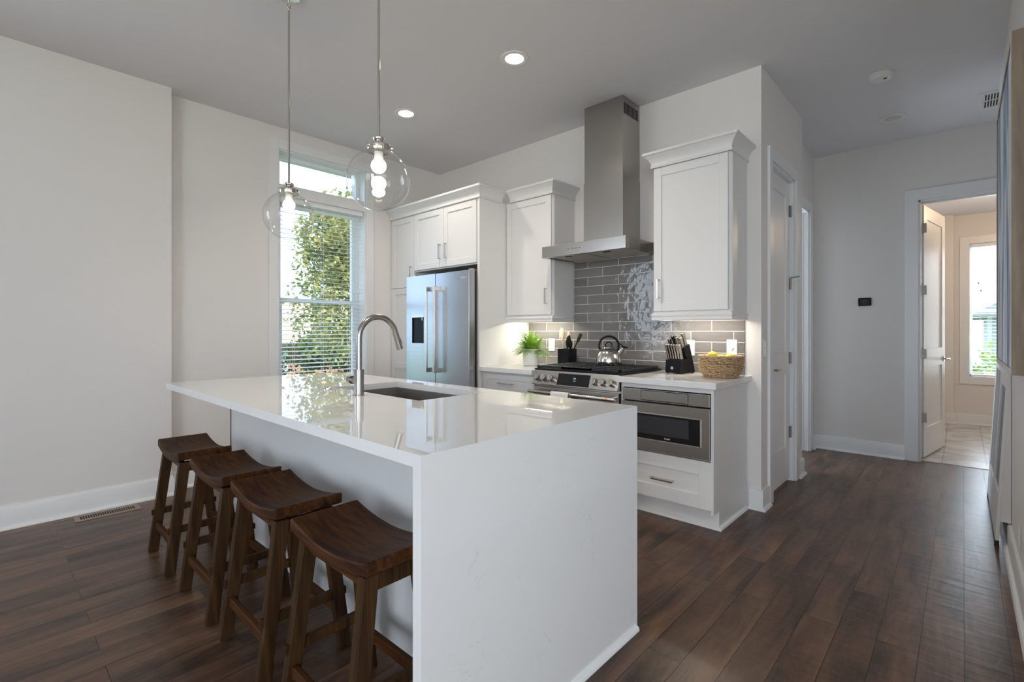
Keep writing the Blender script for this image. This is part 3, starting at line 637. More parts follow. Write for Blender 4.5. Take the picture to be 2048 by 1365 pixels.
d = cab_door(t, TX0+0.012, FX0-0.004, 1.670, 2.388, TY-0.019); pull(d, (-4.100, TY-0.019, 1.735), (-4.100, TY-0.019, 1.875))
d = cab_door(t, TX0+0.012, FX0-0.004, 0.11, 1.663, TY-0.019, mids=(0.865,)); pull(d, (-4.100, TY-0.019, 1.46), (-4.100, TY-0.019, 1.60))
b = B(); b.sweep([(TX0, TY-0.018), (TX1, TY-0.018), (TX1, 3.215)], CABP); link('crown_molding', b, 'cab', t)

def upper(label, x0, x1, door_x, handle_x, left_wall, crown, rail, light_x):
    t = thing('upper_cabinet', label, 'cabinet', ((x0+x1)/2, 3.45, 1.30))
    b = B(); b.box(x0, x1, 3.292, BK-0.003, 1.352, 2.40); b.box(x1-0.001, x1+0.004, 3.30, 3.575, 1.352, 2.395)
    if not left_wall: pass
    link('carcass', b, 'cab', t, bev=0.0015)
    d = cab_door(t, door_x[0], door_x[1], 1.365, 2.388, 3.271); pull(d, (handle_x, 3.271, 1.455), (handle_x, 3.271, 1.592))
    b = B(); b.sweep(crown, CABP); link('crown_molding', b, 'cab', t)
    b = B(); b.sweep(rail, [(-0.016, 1.300), (0.006, 1.300), (0.008, 1.310), (0.004, 1.320), (0.010, 1.330), (0.010, 1.338), (0.002, 1.345), (0.002, 1.354), (-0.016, 1.354)]); link('light_rail', b, 'cab', t)
    b = B(); b.box(light_x[0], light_x[1], 3.42, 3.445, 1.336, 1.352); link('light_strip', b, 'strip', t)
    light('under_cabinet_light', 'AREA', ((light_x[0]+light_x[1])/2, 3.433, 1.332), 2.6, (1.0, 0.91, 0.78), (0, 0, 0), shape='RECTANGLE', size=light_x[1]-light_x[0], size_y=0.02)
    return t
upper('white upper cabinet between the refrigerator panel and the steel hood', TX1+0.002, -2.562, (-3.088, -2.572), -2.618, True,
      [(TX1+0.058, 3.271), (-2.560, 3.271), (-2.560, BK-0.003)], [(TX1+0.004, 3.274), (-2.560, 3.274), (-2.560, BK-0.014)], (-3.02, -2.64))
upper('white upper cabinet right of the steel hood, beside the pantry corner', -1.640, -1.100, (-1.634, -1.118), -1.592, False,
      [(-1.642, BK-0.003), (-1.642, 3.271), (-1.098, 3.271), (-1.098, BK-0.003)], [(-1.642, BK-0.014), (-1.642, 3.274), (-1.098, 3.274), (-1.098, BK-0.014)], (-1.58, -1.16))

# backsplash
b = B(); b.box(-3.096, -1.115, BK-0.009, BK-0.0005, 0.918, 1.352).box(-2.556, -1.645, BK-0.009, BK-0.0005, 1.352, 1.93)
struct('wall_backsplash', b, 'tile')

# base cabinets
CY = 2.925
RX0, RX1 = -2.492, -1.730               # range
t = thing('base_cabinet', 'white base drawer cabinet between refrigerator panel and range', 'cabinet', (-2.8, 3.28, 0))
b = B(); b.box(TX1+0.002, RX0-0.004, 2.99, BK-0.012, 0.11, 0.872).box(TX1+0.002, RX0-0.004, 3.06, BK-0.012, 0, 0.11); link('carcass', b, 'cab', t, bev=0.0015)
b = B(); shaker(b, TX1+0.012, RX0-0.010, 0.690, 0.856, 2.970, w=0.045); d = link('drawer', b, 'cab', t, bev=0.0013); pull(d, (-2.890, 2.970, 0.782), (-2.735, 2.970, 0.782))
cab_door(t, TX1+0.012, -2.80, 0.135, 0.680, 2.970); cab_door(t, -2.795, RX0-0.010, 0.135, 0.680, 2.970)
solo('countertop', B().box(TX1+0.001, RX0-0.002, CY, BK-0.001, 0.875, 0.915), 'quartz', 'white quartz countertop left of the range under the fern', 'countertop', bev=0.003)
BX_0, BX_1 = RX1+0.006, -1.098
t = thing('base_cabinet', 'white base cabinet with one wide drawer below the microwave, beside the pantry corner', 'cabinet', (-1.41, 3.28, 0))
b = B(); b.box(BX_0+0.018, BX_1-0.018, 2.991, BK-0.013, 0.430, 0.44).box(BX_0+0.018, BX_1-0.018, 2.973, 3.06, 0.843, 0.8740)
b.box(BX_0+0.018, BX_1-0.001, 3.062, 3.08, 0, 0.115).box(BX_0+0.018, BX_1-0.018, 3.01, BK-0.03, 0.112, 0.425).box(BX_0+0.018, BX_1-0.018, 3.5, BK-0.014, 0.44, 0.85)
sidep = [(2.973, 0.112), (2.973, 0.8745), (BK-0.012, 0.8745), (BK-0.012, 0), (3.0625, 0), (3.0625, 0.112)]
for x0, x1 in ((BX_0, BX_0+0.018), (BX_1-0.018, BX_1)): b.prism(sidep, lambda u, v: (x0, u, v), lambda u, v: (x1, u, v))
link('carcass', b, 'cab', t, bev=0.0015)
b = B(); shaker(b, BX_0+0.004, BX_1-0.004, 0.136, 0.428, 2.970, w=0.085); d = link('drawer', b, 'cab', t, bev=0.0013); pull(d, (-1.490, 2.970, 0.268), (-1.345, 2.970, 0.268))
b = B(); b.sweep([(BX_0, 3.062), (BX_1, 3.062), (BX_1, 3.568)], [(0, 0), (0.018, 0), (0.016, 0.010), (0.010, 0.017), (0, 0.020)]); link('shoe_molding', b, 'trim', t)
solo('countertop', B().box(RX1+0.003, -1.068, CY, BK-0.001, 0.875, 0.915), 'quartz', 'white quartz countertop right of the range holding knife block and basket', 'countertop', bev=0.003)

# microwave drawer
t = thing('microwave_drawer', 'stainless microwave drawer with black window under the right counter', 'microwave', (-1.41, 3.2, 0.44))
mx0, mx1, my = BX_0+0.020, BX_1-0.020, 2.958
link('body', B().box(mx0+0.005, mx1-0.018, my+0.026, 3.48, 0.446, 0.836), 'blackm', t)
b = B(); b.box(mx0, mx1, my, my+0.025, 0.760, 0.838); link('control_panel', b, 'steel', t, bev=0.002)
b = B(); b.box(-1.566, -1.252, my-0.004, my, 0.770, 0.830); link('tilt_flap', b, 'steel', t, bev=0.0015)
b = B(); b.box(-1.570, -1.248, my-0.0008, my+0.001, 0.766, 0.834); link('flap_gap', b, 'dark', t)
b = B(); wx0, wx1, wz0, wz1 = -1.640, -1.170, 0.515, 0.683
b.box(mx0, wx0, my-0.004, my+0.025, 0.442, 0.752).box(wx1, mx1, my-0.004, my+0.025, 0.442, 0.752).box(wx0, wx1, my-0.004, my+0.025, 0.442, wz0).box(wx0, wx1, my-0.004, my+0.025, wz1, 0.752)
dr = link('door', b, 'steel', t)
b = B(); b.box(wx0-0.003, wx0+0.003, my-0.007, my-0.003, wz0-0.003, wz1+0.003).box(wx1-0.003, wx1+0.003, my-0.007, my-0.003, wz0-0.003, wz1+0.003).box(wx0, wx1, my-0.007, my-0.003, wz0-0.003, wz0+0.003).box(wx0, wx1, my-0.007, my-0.003, wz1-0.003, wz1+0.003)
link('window_bezel', b, 'chrome', dr)
link('window', B().box(wx0, wx1, my-0.002, my+0.020, wz0, wz1), 'black', dr)
link('window_screen', B().box(wx0+0.03, -1.245, my-0.0026, my-0.0018, wz0+0.035, wz1-0.016), mat('window_mesh', (0.035, 0.037, 0.042), 0.25), dr)
text('printed_name', 'SHARP', 0.013, (-1.385, my-0.0026, wz0+0.017), FRONT, 'emblem', dr)

# ------------------------------------------------------------------ range
t = thing('kitchen_range', 'stainless slide-in gas range with black grates, set under the hood', 'range', ((RX0+RX1)/2, 3.25, 0))
link('body', B().box(RX0, RX1, 2.985, 3.585, 0.02, 0.905), 'steelv', t, bev=0.003)
link('cooktop', B().box(RX0-0.006, RX1+0.006, 2.965, 3.585, 0.918, 0.930), 'blackm', t, bev=0.004)
b = B(); prof = [(2.968, 0.918), (2.966, 0.910), (2.928, 0.812), (2.932, 0.806), (2.99, 0.806), (2.99, 0.918)]
b.prism(prof, lambda u, v: (RX0, u, v), lambda u, v: (RX1, u, v)); cp = link('control_panel', b, 'steel', t, bev=0.002)
nrm = Vector((0, -0.098, 0.038)).normalized()         # outward normal of the sloped face
up = Vector((0, 0.038, 0.098)).normalized()
def onp(x, s, o=0.0):                                 # point on the sloped face: s from 0 (bottom) to 1 (top)
    return Vector((x, 2.928+0.038*s, 0.812+0.098*s))+nrm*o
b = B(); b.hexa([onp(-2.252, 0.06, -0.01), onp(-1.966, 0.06, -0.01), onp(-1.966, 0.92, -0.01), onp(-2.252, 0.92, -0.01)], [onp(-2.252, 0.06, 0.002), onp(-1.966, 0.06, 0.002), onp(-1.966, 0.92, 0.002), onp(-2.252, 0.92, 0.002)])
dp = link('display', b, 'black', t)
rot = Matrix.Rotation(R(90)-math.atan2(0.038, 0.098), 4, 'X')
text('clock_digits', '352', 0.017, onp(-2.098, 0.60, 0.0026), rot, 'screen', dp, 0.0002); text('clock_letters', 'BAKE', 0.008, onp(-2.094, 0.42, 0.0026), rot, 'screen', dp, 0.0002)
for x in (-2.440, -2.372, -2.303, -1.918, -1.850, -1.782):
    b = B(); b.cyl(onp(x, 0.46), onp(x, 0.46, 0.006), 0.030, n=32); k = link('knob', b, 'copper' if False else 'nickel', t)
    b = B(); b.cyl(onp(x, 0.46, 0.006), onp(x, 0.46, 0.040), 0.0265, 0.0235, n=32); link('knob_cap', b, 'steel', k, bev=0.002)
    b = B(); c0 = onp(x, 0.46, 0.040); b.beam(c0-up*0.021+nrm*0.004, c0+up*0.021+nrm*0.004, 0.011, 0.012, ux=(1, 0, 0), uy=nrm); link('knob_grip', b, 'chrome', k, bev=0.002)
b = B(); b.box(RX0+0.003, RX1-0.003, 2.945, 2.985, 0.20, 0.792); od = link('oven_door', b, 'steel', t, bev=0.004)
link('oven_window', B().box(RX0+0.10, RX1-0.10, 2.9435, 2.9455, 0.30, 0.66), 'black', od)
b = B(); hy_ = 2.893; b.cyl((RX0-0.004, hy_, 0.755), (RX1+0.004, hy_, 0.755), 0.0135); hd = link('handle_bar', b, 'steel', od)
for x in (RX0+0.03, RX1-0.03):
    b = B(); b.beam((x, 2.945, 0.755), (x, hy_, 0.755), 0.020, 0.020, uy=(0, 0, 1)); link('handle_bracket', b, 'nickel', od, bev=0.002)
b = B(); b.cyl((-1.800, hy_, 0.755), (-1.778, hy_, 0.755), 0.0142); link('copper_band', b, 'copper', od)
b = B(); b.box(RX0+0.003, RX1-0.003, 2.955, 2.985, 0.06, 0.19); link('warming_drawer', b, 'steel', t, bev=0.003)
gx = [RX0+0.006, RX0+0.256, RX0+0.506, RX1-0.006]
for i in range(3):
    b = B(); x0, x1 = gx[i]+0.003, gx[i+1]-0.003; y0, y1 = 2.985, 3.555; z = 0.952
    for yy in (y0+0.008, y1-0.008): b.box(x0, x1, yy-0.008, yy+0.008, z-0.018, z)
    for xx in (x0+0.007, x1-0.007): b.box(xx-0.007, xx+0.007, y0, y1, z-0.018, z)
    xm = (x0+x1)/2
    if i == 1: b.box(x0+0.004, x1-0.004, y0, y0+0.09, z-0.020, z-0.002); b.box(xm-0.05, xm-0.04, y0, y1, z-0.016, z)
    b.box(xm-0.006, xm+0.006, y0, y1, z-0.016, z)
    for k in range(1, 8):
        yy = y0+k*(y1-y0)/8; b.box(x0, x1, yy-0.005, yy+0.005, z-0.014, z)
    for xx in (x0+0.008, x1-0.008):
        for yy in (y0+0.01, y1-0.01): b.box(xx-0.008, xx+0.008, yy-0.008, yy+0.008, 0.928, z-0.01)
    link('grate', b, 'iron', t, bev=0.002)
for x, y, r in ((-2.365, 3.13, 0.045), (-2.365, 3.42, 0.038), (-2.111, 3.28, 0.05), (-1.857, 3.13, 0.045), (-1.857, 3.42, 0.038)):
    b = B(); b.lathe([(0, 0.930), (r+0.012, 0.930), (r+0.010, 0.934), (r, 0.936), (r-0.004, 0.9365), (0, 0.9368)], (x, y, 0)); link('burner', b, 'nickel', t)
# towel on the oven handle
b = B(); x0, x1 = -2.268, -2.105; n = 14
prof = [(2.9145, 0.60), (2.9125, 0.66), (2.9115, 0.72), (2.910, 0.752)]
prof += [(hy_+0.0165*math.cos(a), 0.755+0.0165*math.sin(a)) for a in [R(q) for q in range(20, 181, 20)]]
prof += [(2.874, 0.72), (2.871, 0.68), (2.869, 0.64), (2.867, 0.59)]
rows = [[b.bm.verts.new((x0+(x1-x0)*k/n, y_+0.0022*math.sin(k*1.3)*(1 if z_ < 0.75 else 0.15)*(1 if y_ < hy_ else 0.3)-(0.0022 if y_ < hy_ and z_ < 0.75 else 0), z_+0.004*math.sin(k*0.7)*(z_ < 0.61))) for k in range(n+1)] for y_, z_ in prof]
for a, c in zip(rows, rows[1:]):
    for k in range(n): b.bm.faces.new((a[k], a[k+1], c[k+1], c[k]))
o = solo('dish_towel', b, 'towel', 'small white cloth towel folded over the oven door handle', 'towel', ang=80)
md = o.modifiers.new('cloth', 'SOLIDIFY'); md.thickness = 0.0022; md.offset = 0

# ------------------------------------------------------------------ hood
t = thing('range_hood', 'stainless chimney hood hanging over the range against the grey tile', 'range hood', (-2.11, 3.36, 1.822))
hx0, hx1, hy0 = -2.548, -1.776, 3.122
b = B(); z0, z1 = 1.822, 1.914
b.box(hx0, hx1, hy0, hy0+0.035, z0, z1).box(hx0, hx0+0.03, hy0+0.035, BK-0.010, z0, z1).box(hx1-0.03, hx1, hy0+0.035, BK-0.010, z0, z1).box(hx0+0.03, hx1-0.03, BK-0.05, BK-0.010, z0, z1).box(hx0+0.03, hx1-0.03, hy0+0.035, BK-0.05, z1-0.03, z1)
link('canopy', b, 'steel', t, bev=0.002)
cx = (hx0+hx1)/2
for a, c in ((hx0+0.035, cx-0.005), (cx+0.005, hx1-0.035)):
    b = B(); b.box(a+0.012, c-0.006, hy0+0.060, BK-0.055, z0+0.006, z0+0.018); f = link('grease_filter', b, 'alu', t, bev=0.002)
    b = B(); m_ = (a+c)/2; b.box(m_-0.03, m_+0.03, hy0+0.078, hy0+0.092, z0+0.001, z0+0.007); link('filter_latch', b, 'dark', f)
link('filter_tray', B().box(hx0+0.03, hx1-0.03, hy0+0.035, BK-0.05, z0+0.020, z0+0.030), 'dark', t)
link('chimney', B().box(-2.272, -1.912, 3.322, BK-0.010, 1.914, 2.425), 'steelv', t, bev=0.0015)
ch = link('chimney_sleeve', B().box(-2.268, -1.916, 3.326, BK-0.010, 2.425, HC-0.002), 'steelv', t, bev=0.0015)
b = B()
for k in range(11):
    y_ = 3.345+k*0.0205; b.box(-1.9165, -1.9150, y_, y_+0.013, 2.905, 2.990)
link('vent_slots', b, 'dark', ch)
b = B()
for x in (-2.283, -2.251, -2.238, -2.225, -2.212, -2.199, -2.172): link('control_mark', B().box(x-0.0035, x+0.0035, hy0-0.0006, hy0+0.001, 1.866 if x in (-2.283, -2.172) else 1.868, 1.874 if x in (-2.283, -2.172) else 1.872), 'icon', t)

# ------------------------------------------------------------------ fridge
t = thing('refrigerator', 'stainless french-door refrigerator with dark water dispenser', 'refrigerator', (-3.59, 3.2, 0))
fx0, fx1, fs, fy, fz = FX0+0.006, FX1-0.004, -3.594, 2.842, 1.755
link('body', B().box(fx0+0.012, fx1-0.008, 2.930, 3.56, 0.03, 1.735), mat('fridge_side', (0.22, 0.20, 0.19), 0.4, 0.5), t, bev=0.004)
dz0 = 0.62
for x0, x1, side in ((fx0, fs-0.003, 0), (fs+0.003, fx1, 1)):
    b = B()
    if side == 0:
        ax0, ax1, az0, az1 = -3.958, -3.770, 1.105, 1.378
        b.box(x0, ax0, fy, fy+0.07, dz0, fz).box(ax1, x1, fy, fy+0.07, dz0, fz).box(ax0, ax1, fy, fy+0.07, dz0, az0).box(ax0, ax1, fy, fy+0.07, az1, fz).box(ax0, ax1, fy+0.055, fy+0.07, az0, az1)
        d = link('door', b, 'fridge', t)
        b = B(); b.box(ax0+0.001, ax1-0.001, fy+0.012, fy+0.030, az0+0.001, az1-0.001).box(ax0+0.001, ax1-0.001, fy+0.004, fy+0.03, az0+0.001, az0+0.004).box(ax0+0.001, ax0+0.003, fy+0.002, fy+0.03, az0, az1).box(ax1-0.003, ax1-0.001, fy+0.002, fy+0.03, az0, az1); wd_ = link('water_dispenser', b, 'blackm', d)
        b = B(); b.box(ax0+0.001, ax1-0.001, fy-0.001, fy+0.03, az1-0.024, az1); link('dispenser_trim', b, 'steel', wd_)
        b = B(); b.cyl((-3.795, fy+0.002, az1-0.024), (-3.795, fy+0.002, az1-0.055), 0.013, 0.009, n=16); link('nozzle', b, 'nickel', wd_)
    else:
        b.box(x0, x1, fy, fy+0.07, dz0, fz); d = link('door', b, 'fridge', t, bev=0.004)
        b = B(); b.lathe([(0.0075, 0), (0.0095, 0), (0.0095, 0.001), (0.0075, 0.001), (0.0075, 0)], n=20)
        b.bm.transform(Matrix.Translation((-3.262, fy-0.0002, 1.692)) @ FRONT); link('emblem_ring', b, 'chrome', d)
        text('raised_name', 'BOSCH', 0.024, (-3.199, fy-0.0004, 1.692), FRONT, 'emblem', d)
    hxx = fs+(-0.057 if side == 0 else 0.057)
    b = B(); b.beam((hxx, fy-0.062, 0.842), (hxx, fy-0.062, 1.632), 0.026, 0.020); hb = link('door_handle', b, 'nickel', d, bev=0.003)
    for z in (0.842, 1.592): link('handle_mount', B().box(hxx-0.013, hxx+0.013, fy-0.055, fy, z, z+0.040), 'nickel', d, bev=0.002)
b = B(); b.box(fx0+0.005, fx1-0.005, fy+0.071, 2.930, dz0, fz-0.01); link('door_gasket', b, 'dark', t)
b = B(); b.box(fx0, fx1, fy, fy+0.085, 0.05, dz0-0.008); fd = link('freezer_drawer', b, 'fridge', t, bev=0.004)
b = B(); b.beam((fx0+0.08, fy-0.06, 0.545), (fx1-0.08, fy-0.06, 0.545), 0.02, 0.026, ux=(0, 1, 0), uy=(0, 0, 1)); b.box(fx0+0.08, fx0+0.12, fy-0.055, fy, 0.532, 0.558).box(fx1-0.12, fx1-0.08, fy-0.055, fy, 0.532, 0.558); link('drawer_handle', b, 'nickel', fd, bev=0.002)
for x in (fx0+0.06, fx1-0.035):
    b = B(); b.box(x-0.02, x+0.02, fy+0.045, 2.96, 1.735, 1.772); link('hinge_cover', b, 'nickel', t, bev=0.003)

# ------------------------------------------------------------------ island
IX0, IX1, IY0, IY1, IZ = -3.488, -0.985, 0.734, 1.826, 0.915
SX0, SX1, SY0, SY1 = -2.540, -1.770, 1.307, 1.710
ST = 0.034
t = thing('kitchen_island', 'white quartz waterfall kitchen island with stools tucked under one side', 'kitchen island', (-2.24, 1.28, 0))
b = B(); xs = (IX0, SX0, SX1, IX1); ys = (IY0, SY0, SY1, IY1); V = {}
for i in range(4):
    for j in range(4):
        for k, z in enumerate((IZ-ST, IZ)): V[i, j, k] = b.bm.verts.new((xs[i]-(ST if i == 3 and k == 0 else 0), ys[j], z))
for i in range(3):
    for j in range(3):
        if (i, j) == (1, 1): continue
        for k in (0, 1): b.bm.faces.new([V[i,j,k], V[i+1,j,k], V[i+1,j+1,k], V[i,j+1,k]])
for i in range(3):
    for j in (0, 3): b.bm.faces.new([V[i,j,0], V[i+1,j,0], V[i+1,j,1], V[i,j,1]]); b.bm.faces.new([V[j,i,0], V[j,i+1,0], V[j,i+1,1], V[j,i,1]])
for a, c in (((1,1),(2,1)), ((2,1),(2,2)), ((2,2),(1,2)), ((1,2),(1,1))): b.bm.faces.new([V[(*a,0)], V[(*c,0)], V[(*c,1)], V[(*a,1)]])
link('countertop', b, 'quartz', t)
b = B(); b.prism([(IX1-ST, 0), (IX1, 0), (IX1, IZ-0.00005), (IX1-ST, IZ-ST-0.00005)], lambda u, v: (u, IY0, v), lambda u, v: (u, IY1, v)); link('waterfall_panel', b, 'quartz', t)
b = B(); b.box(-3.43, IX1-ST-0.001, 1.065, 1.085, 0.0, IZ-ST-0.001).box(-3.43, -3.41, 1.065, 1.79, 0, IZ-ST-0.001).box(-3.41, IX1-ST-0.001, 1.77, 1.79, 0.10, IZ-ST-0.001).box(-3.41, IX1-ST-0.001, 1.085, 1.77, 0.02, 0.12)
link('cabinet_body', b, 'island', t, bev=0.0015)
b = B(); q = [(0, 0), (0.017, 0), (0.016, 0.010), (0.010, 0.017), (0, 0.020)]
b.sweep([(-3.43, 1.79), (-3.43, 1.065), (IX1-ST-0.001, 1.065)], q); b.sweep([(IX1, IY0), (IX1, IY1-0.012)], q); link('shoe_molding', b, 'trim', t)
# sink
t = thing('kitchen_sink', 'undermount stainless sink bowl sunk in the island top', 'sink', ((SX0+SX1)/2, (SY0+SY1)/2, 0.69))
b = B(); r0 = 0.004; z0, z1 = 0.695, IZ-ST-0.0005
ox0, ox1, oy0, oy1 = SX0-0.004, SX1+0.004, SY0-0.004, SY1+0.004
b.box(ox0-0.012, ox0, oy0-0.012, oy1+0.012, z0, z1).box(ox1, ox1+0.012, oy0-0.012, oy1+0.012, z0, z1).box(ox0, ox1, oy0-0.012, oy0, z0, z1).box(ox0, ox1, oy1, oy1+0.012, z0, z1).box(ox0, ox1, oy0, oy1, z0, z0+0.008)
link('bowl', b, 'sink', t)
b = B(); b.lathe([(0, 0.704), (0.045, 0.704), (0.048, 0.708), (0.040, 0.710), (0.03, 0.706), (0, 0.706)], ((SX0+SX1)/2, (SY0+SY1)/2, 0)); link('drain', b, 'nickel', t)
# faucet
fxx, fyy = -2.130, 1.222
t = thing('kitchen_faucet', 'brushed steel gooseneck faucet standing on the island beside the sink', 'faucet', (fxx, fyy, IZ))
b = B(); b.cyl((fxx, fyy, IZ), (fxx, fyy, IZ+0.004), 0.028, n=36); b.cyl((fxx, fyy, IZ+0.004), (fxx, fyy, 1.040), 0.0235, n=36); link('base', b, 'faucet', t, bev=0.001)
b = B(); rad = 0.1; pts = [(fxx, fyy, 1.035), (fxx, fyy, 1.10), (fxx, fyy, 1.16), (fxx, fyy, 1.19)]
for a in range(12, 169, 12): pts.append((fxx+0.006*(1-math.cos(R(a))), fyy+rad*(1-math.cos(R(a))), 1.19+0.104*math.sin(R(a))))
b.tube(pts, 0.0145, 20); link('gooseneck', b, 'faucet', t)
e1 = Vector(pts[-1]); dr_ = (Vector(pts[-1])-Vector(pts[-2])).normalized()
b = B(); b.tube([e1-dr_*0.002, e1+dr_*0.012, e1+dr_*0.085], [0.0155, 0.0155, 0.0175], 20); link('spray_head', b, 'faucet', t, bev=0.001)
b = B(); sd = Vector((0, 1, 0.2)).normalized(); b.beam(e1+dr_*0.03+sd*0.014, e1+dr_*0.055+sd*0.016, 0.010, 0.008); link('spray_button', b, 'blackm', t)
b = B(); b.cyl((fxx-0.02, fyy, 0.985), (fxx-0.060, fyy, 0.985), 0.0135); b.cyl((fxx-0.063, fyy, 0.985), (fxx-0.090, fyy, 0.985), 0.0205, 0.020, n=30); b.cyl((fxx-0.0595, fyy, 0.985), (fxx-0.0635, fyy, 0.985), 0.0185); link('mixer_knob', b, 'faucet', t)
b = B(); b.lathe([(0, 0), (0.023, 0), (0.0225, 0.006), (0.019, 0.008), (0.0185, 0.0075), (0.016, 0.010), (0, 0.011)], (-2.492, 1.247, IZ+0.0002)); solo('air_switch_button', b, 'chrome', 'round chrome button flush on the island left of the faucet', 'button')

# ------------------------------------------------------------------ stools (local coordinates, long side on X)
def make_stool(label):
    t = bpy.data.objects.new('bar_stool', None); COL.objects.link(t); t.empty_display_size = 0.1
    tag(t, label, 'stool', 'saddle stools along the island')
    L, Wd = 0.47, 0.245; b = B(); n = 16; rows = []
    def ztop(u): return 0.578+0.034*abs(2*u/L)**1.8
    for k in range(n+1):
        u = -L/2+L*k/n; zt = ztop(u); zb = zt-0.040 if abs(u) > 0.17 else zt-0.040
        rows.append([b.bm.verts.new((u, -Wd/2, zb)), b.bm.verts.new((u, Wd/2, zb)), b.bm.verts.new((u, Wd/2, zt)), b.bm.verts.new((u, -Wd/2, zt))])
    for a, c in zip(rows, rows[1:]):
        for k in range(4): b.bm.faces.new((a[k], a[(k+1)%4], c[(k+1)%4], c[k]))
    b.bm.faces.new(rows[0][::-1]); b.bm.faces.new(rows[-1])
    link('seat', b, 'seat', t, bev=0.007, seg=3, ang=40)
    top = lambda sx, sy: Vector((sx*0.178, sy*0.083, 0.552)); bot = lambda sx, sy: Vector((sx*0.196, sy*0.150, 0.0))
    at = lambda sx, sy, z: bot(sx, sy).lerp(top(sx, sy), z/0.552)
    for sx in (-1, 1):
        for sy in (-1, 1):
            b = B(); b.beam(bot(sx, sy), top(sx, sy), 0.034, 0.046, 0.036, 0.048); link('leg', b, 'leg', t, bev=0.003)
    for sx in (-1, 1):
        b = B(); p = at(sx, -1, 0.215); q_ = at(sx, 1, 0.215); b.beam(p, q_, 0.020, 0.034, ux=(1, 0, 0), uy=(0, 0, 1))
        b.beam(p+Vector((0, -0.034, 0)), p, 0.017, 0.028, ux=(1, 0, 0), uy=(0, 0, 1)); b.beam(q_, q_+Vector((0, 0.034, 0)), 0.017, 0.028, ux=(1, 0, 0), uy=(0, 0, 1))
        link('side_stretcher', b, 'leg', t, bev=0.002)
        b = B(); p = top(sx, -1)-Vector((0, 0, 0.027)); q_ = top(sx, 1)-Vector((0, 0, 0.027)); b.beam(p, q_, 0.022, 0.045, ux=(1, 0, 0), uy=(0, 0, 1)); link('apron', b, 'leg', t, bev=0.002)
    for sy in (-1, 1):
        b = B(); b.beam(at(-1, sy, 0.145), at(1, sy, 0.145), 0.020, 0.036, ux=(0, 1, 0), uy=(0, 0, 1)); link('foot_rail', b, 'seat', t, bev=0.002)
        b = B(); p = top(-1, sy)-Vector((0, 0, 0.022)); q_ = top(1, sy)-Vector((0, 0, 0.022)); b.beam(p, q_, 0.020, 0.036, ux=(0, 1, 0), uy=(0, 0, 1)); link('apron', b, 'seat', t, bev=0.002)
    return t
st = make_stool('dark walnut saddle stool nearest the quartz waterfall end of the island')
labels = [None, 'dark walnut saddle stool second from the waterfall end of the island', 'dark walnut saddle stool third from the waterfall end of the island', 'dark walnut saddle stool farthest from the waterfall end, nearest the floor register']
for i, (x, y, rz) in enumerate(((-1.385, 0.803, 0.5), (-1.965, 0.803, -0.4), (-2.505, 0.795, 0.3), (-3.115, 0.785, -1.2))):
    o = st if i == 0 else dup(st)
    o.location = (x, y, 0); o.rotation_euler = (0, 0, R(rz))
    if labels[i]: o['label'] = labels[i]

# ------------------------------------------------------------------ pendants
def pendant(x, y, zc, label):
    t = thing('pendant_light', label, 'pendant lamp', (x, y, zc), 'glass globe pendants over the island')
    r = 0.128
    prof = [(0.040, 0)]; a0 = math.asin(0.040/r)
    prof = [(r*math.sin(a), r*math.cos(a)) for a in [a0+(math.pi-a0)*k/36 for k in range(37)]]; prof[-1] = (0, -r)
    b = B(); b.lathe(prof, (x, y, zc), 64); link('glass_globe', b, 'glass', t, ang=180)
    zt = zc+r*math.cos(a0)
    b = B(); b.lathe([(0.040, -0.003), (0.052, -0.003), (0.053, 0.0), (0.053, 0.018), (0.050, 0.021), (0.030, 0.026), (0.024, 0.028), (0.021, 0.036), (0.026, 0.044), (0.027, 0.050), (0.022, 0.055), (0.010, 0.058), (0.007, 0.062), (0, 0.062)], (x, y, zt), 40)
    b.lathe([(0, -0.002), (0.048, -0.002), (0.048, 0.001), (0, 0.001)], (x, y, zt), 40); link('cap', b, 'polnickel', t)
    b = B()
    for k in range(3):
        a = 2*math.pi*k/3+0.6; p = Vector((x+0.053*math.cos(a), y+0.053*math.sin(a), zt+0.010)); b.cyl(p, p+Vector((math.cos(a), math.sin(a), 0))*0.008, 0.0045, n=10)
    link('set_screw', b, 'polnickel', t)
    b = B(); b.lathe([(0, -0.03), (0.017, -0.03), (0.018, -0.003), (0, -0.003)], (x, y, zt), 24); link('socket', b, 'white', t)
    zb = zt-0.062
    b = B(); b.lathe([(0, -0.031), (0.012, -0.0285), (0.022, -0.022), (0.029, -0.011), (0.031, 0.0), (0.029, 0.011), (0.022, 0.022), (0.015, 0.028), (0.014, 0.036), (0, 0.036)], (x, y, zb), 32); link('bulb', b, 'bulb', t)
    b = B(); b.cyl((x, y, zt+0.06), (x, y, 2.946), 0.0056, n=16); link('rod', b, 'polnickel', t)
    b = B(); ring = [(x+0.009*math.cos(a), y, 2.955+0.011*math.sin(a)) for a in [2*math.pi*k/20 for k in range(21)]]; b.tube(ring, 0.0022, 8, False)
    ring = [(x, y+0.009*math.cos(a), 2.973+0.013*math.sin(a)) for a in [2*math.pi*k/20 for k in range(21)]]; b.tube(ring, 0.0022, 8, False); b.cyl((x, y, 2.984), (x, y, 3.02), 0.004, n=10); link('hang_loop', b, 'polnickel', t)
    b = B(); b.lathe([(0, 3.018), (0.045, 3.018), (0.058, 3.022), (0.062, 3.030), (0.062, HC-0.0005), (0, HC-0.0005)], (x, y, 0), 40); link('canopy', b, 'polnickel', t)
    light('pendant_bulb_light', 'POINT', (x, y, zb-0.045), 5, (1.0, 0.82, 0.60), shadow_soft_size=0.03)
    return t
pendant(-2.663, 1.113, 1.842, 'clear glass globe pendant on the left, hanging in front of the window')
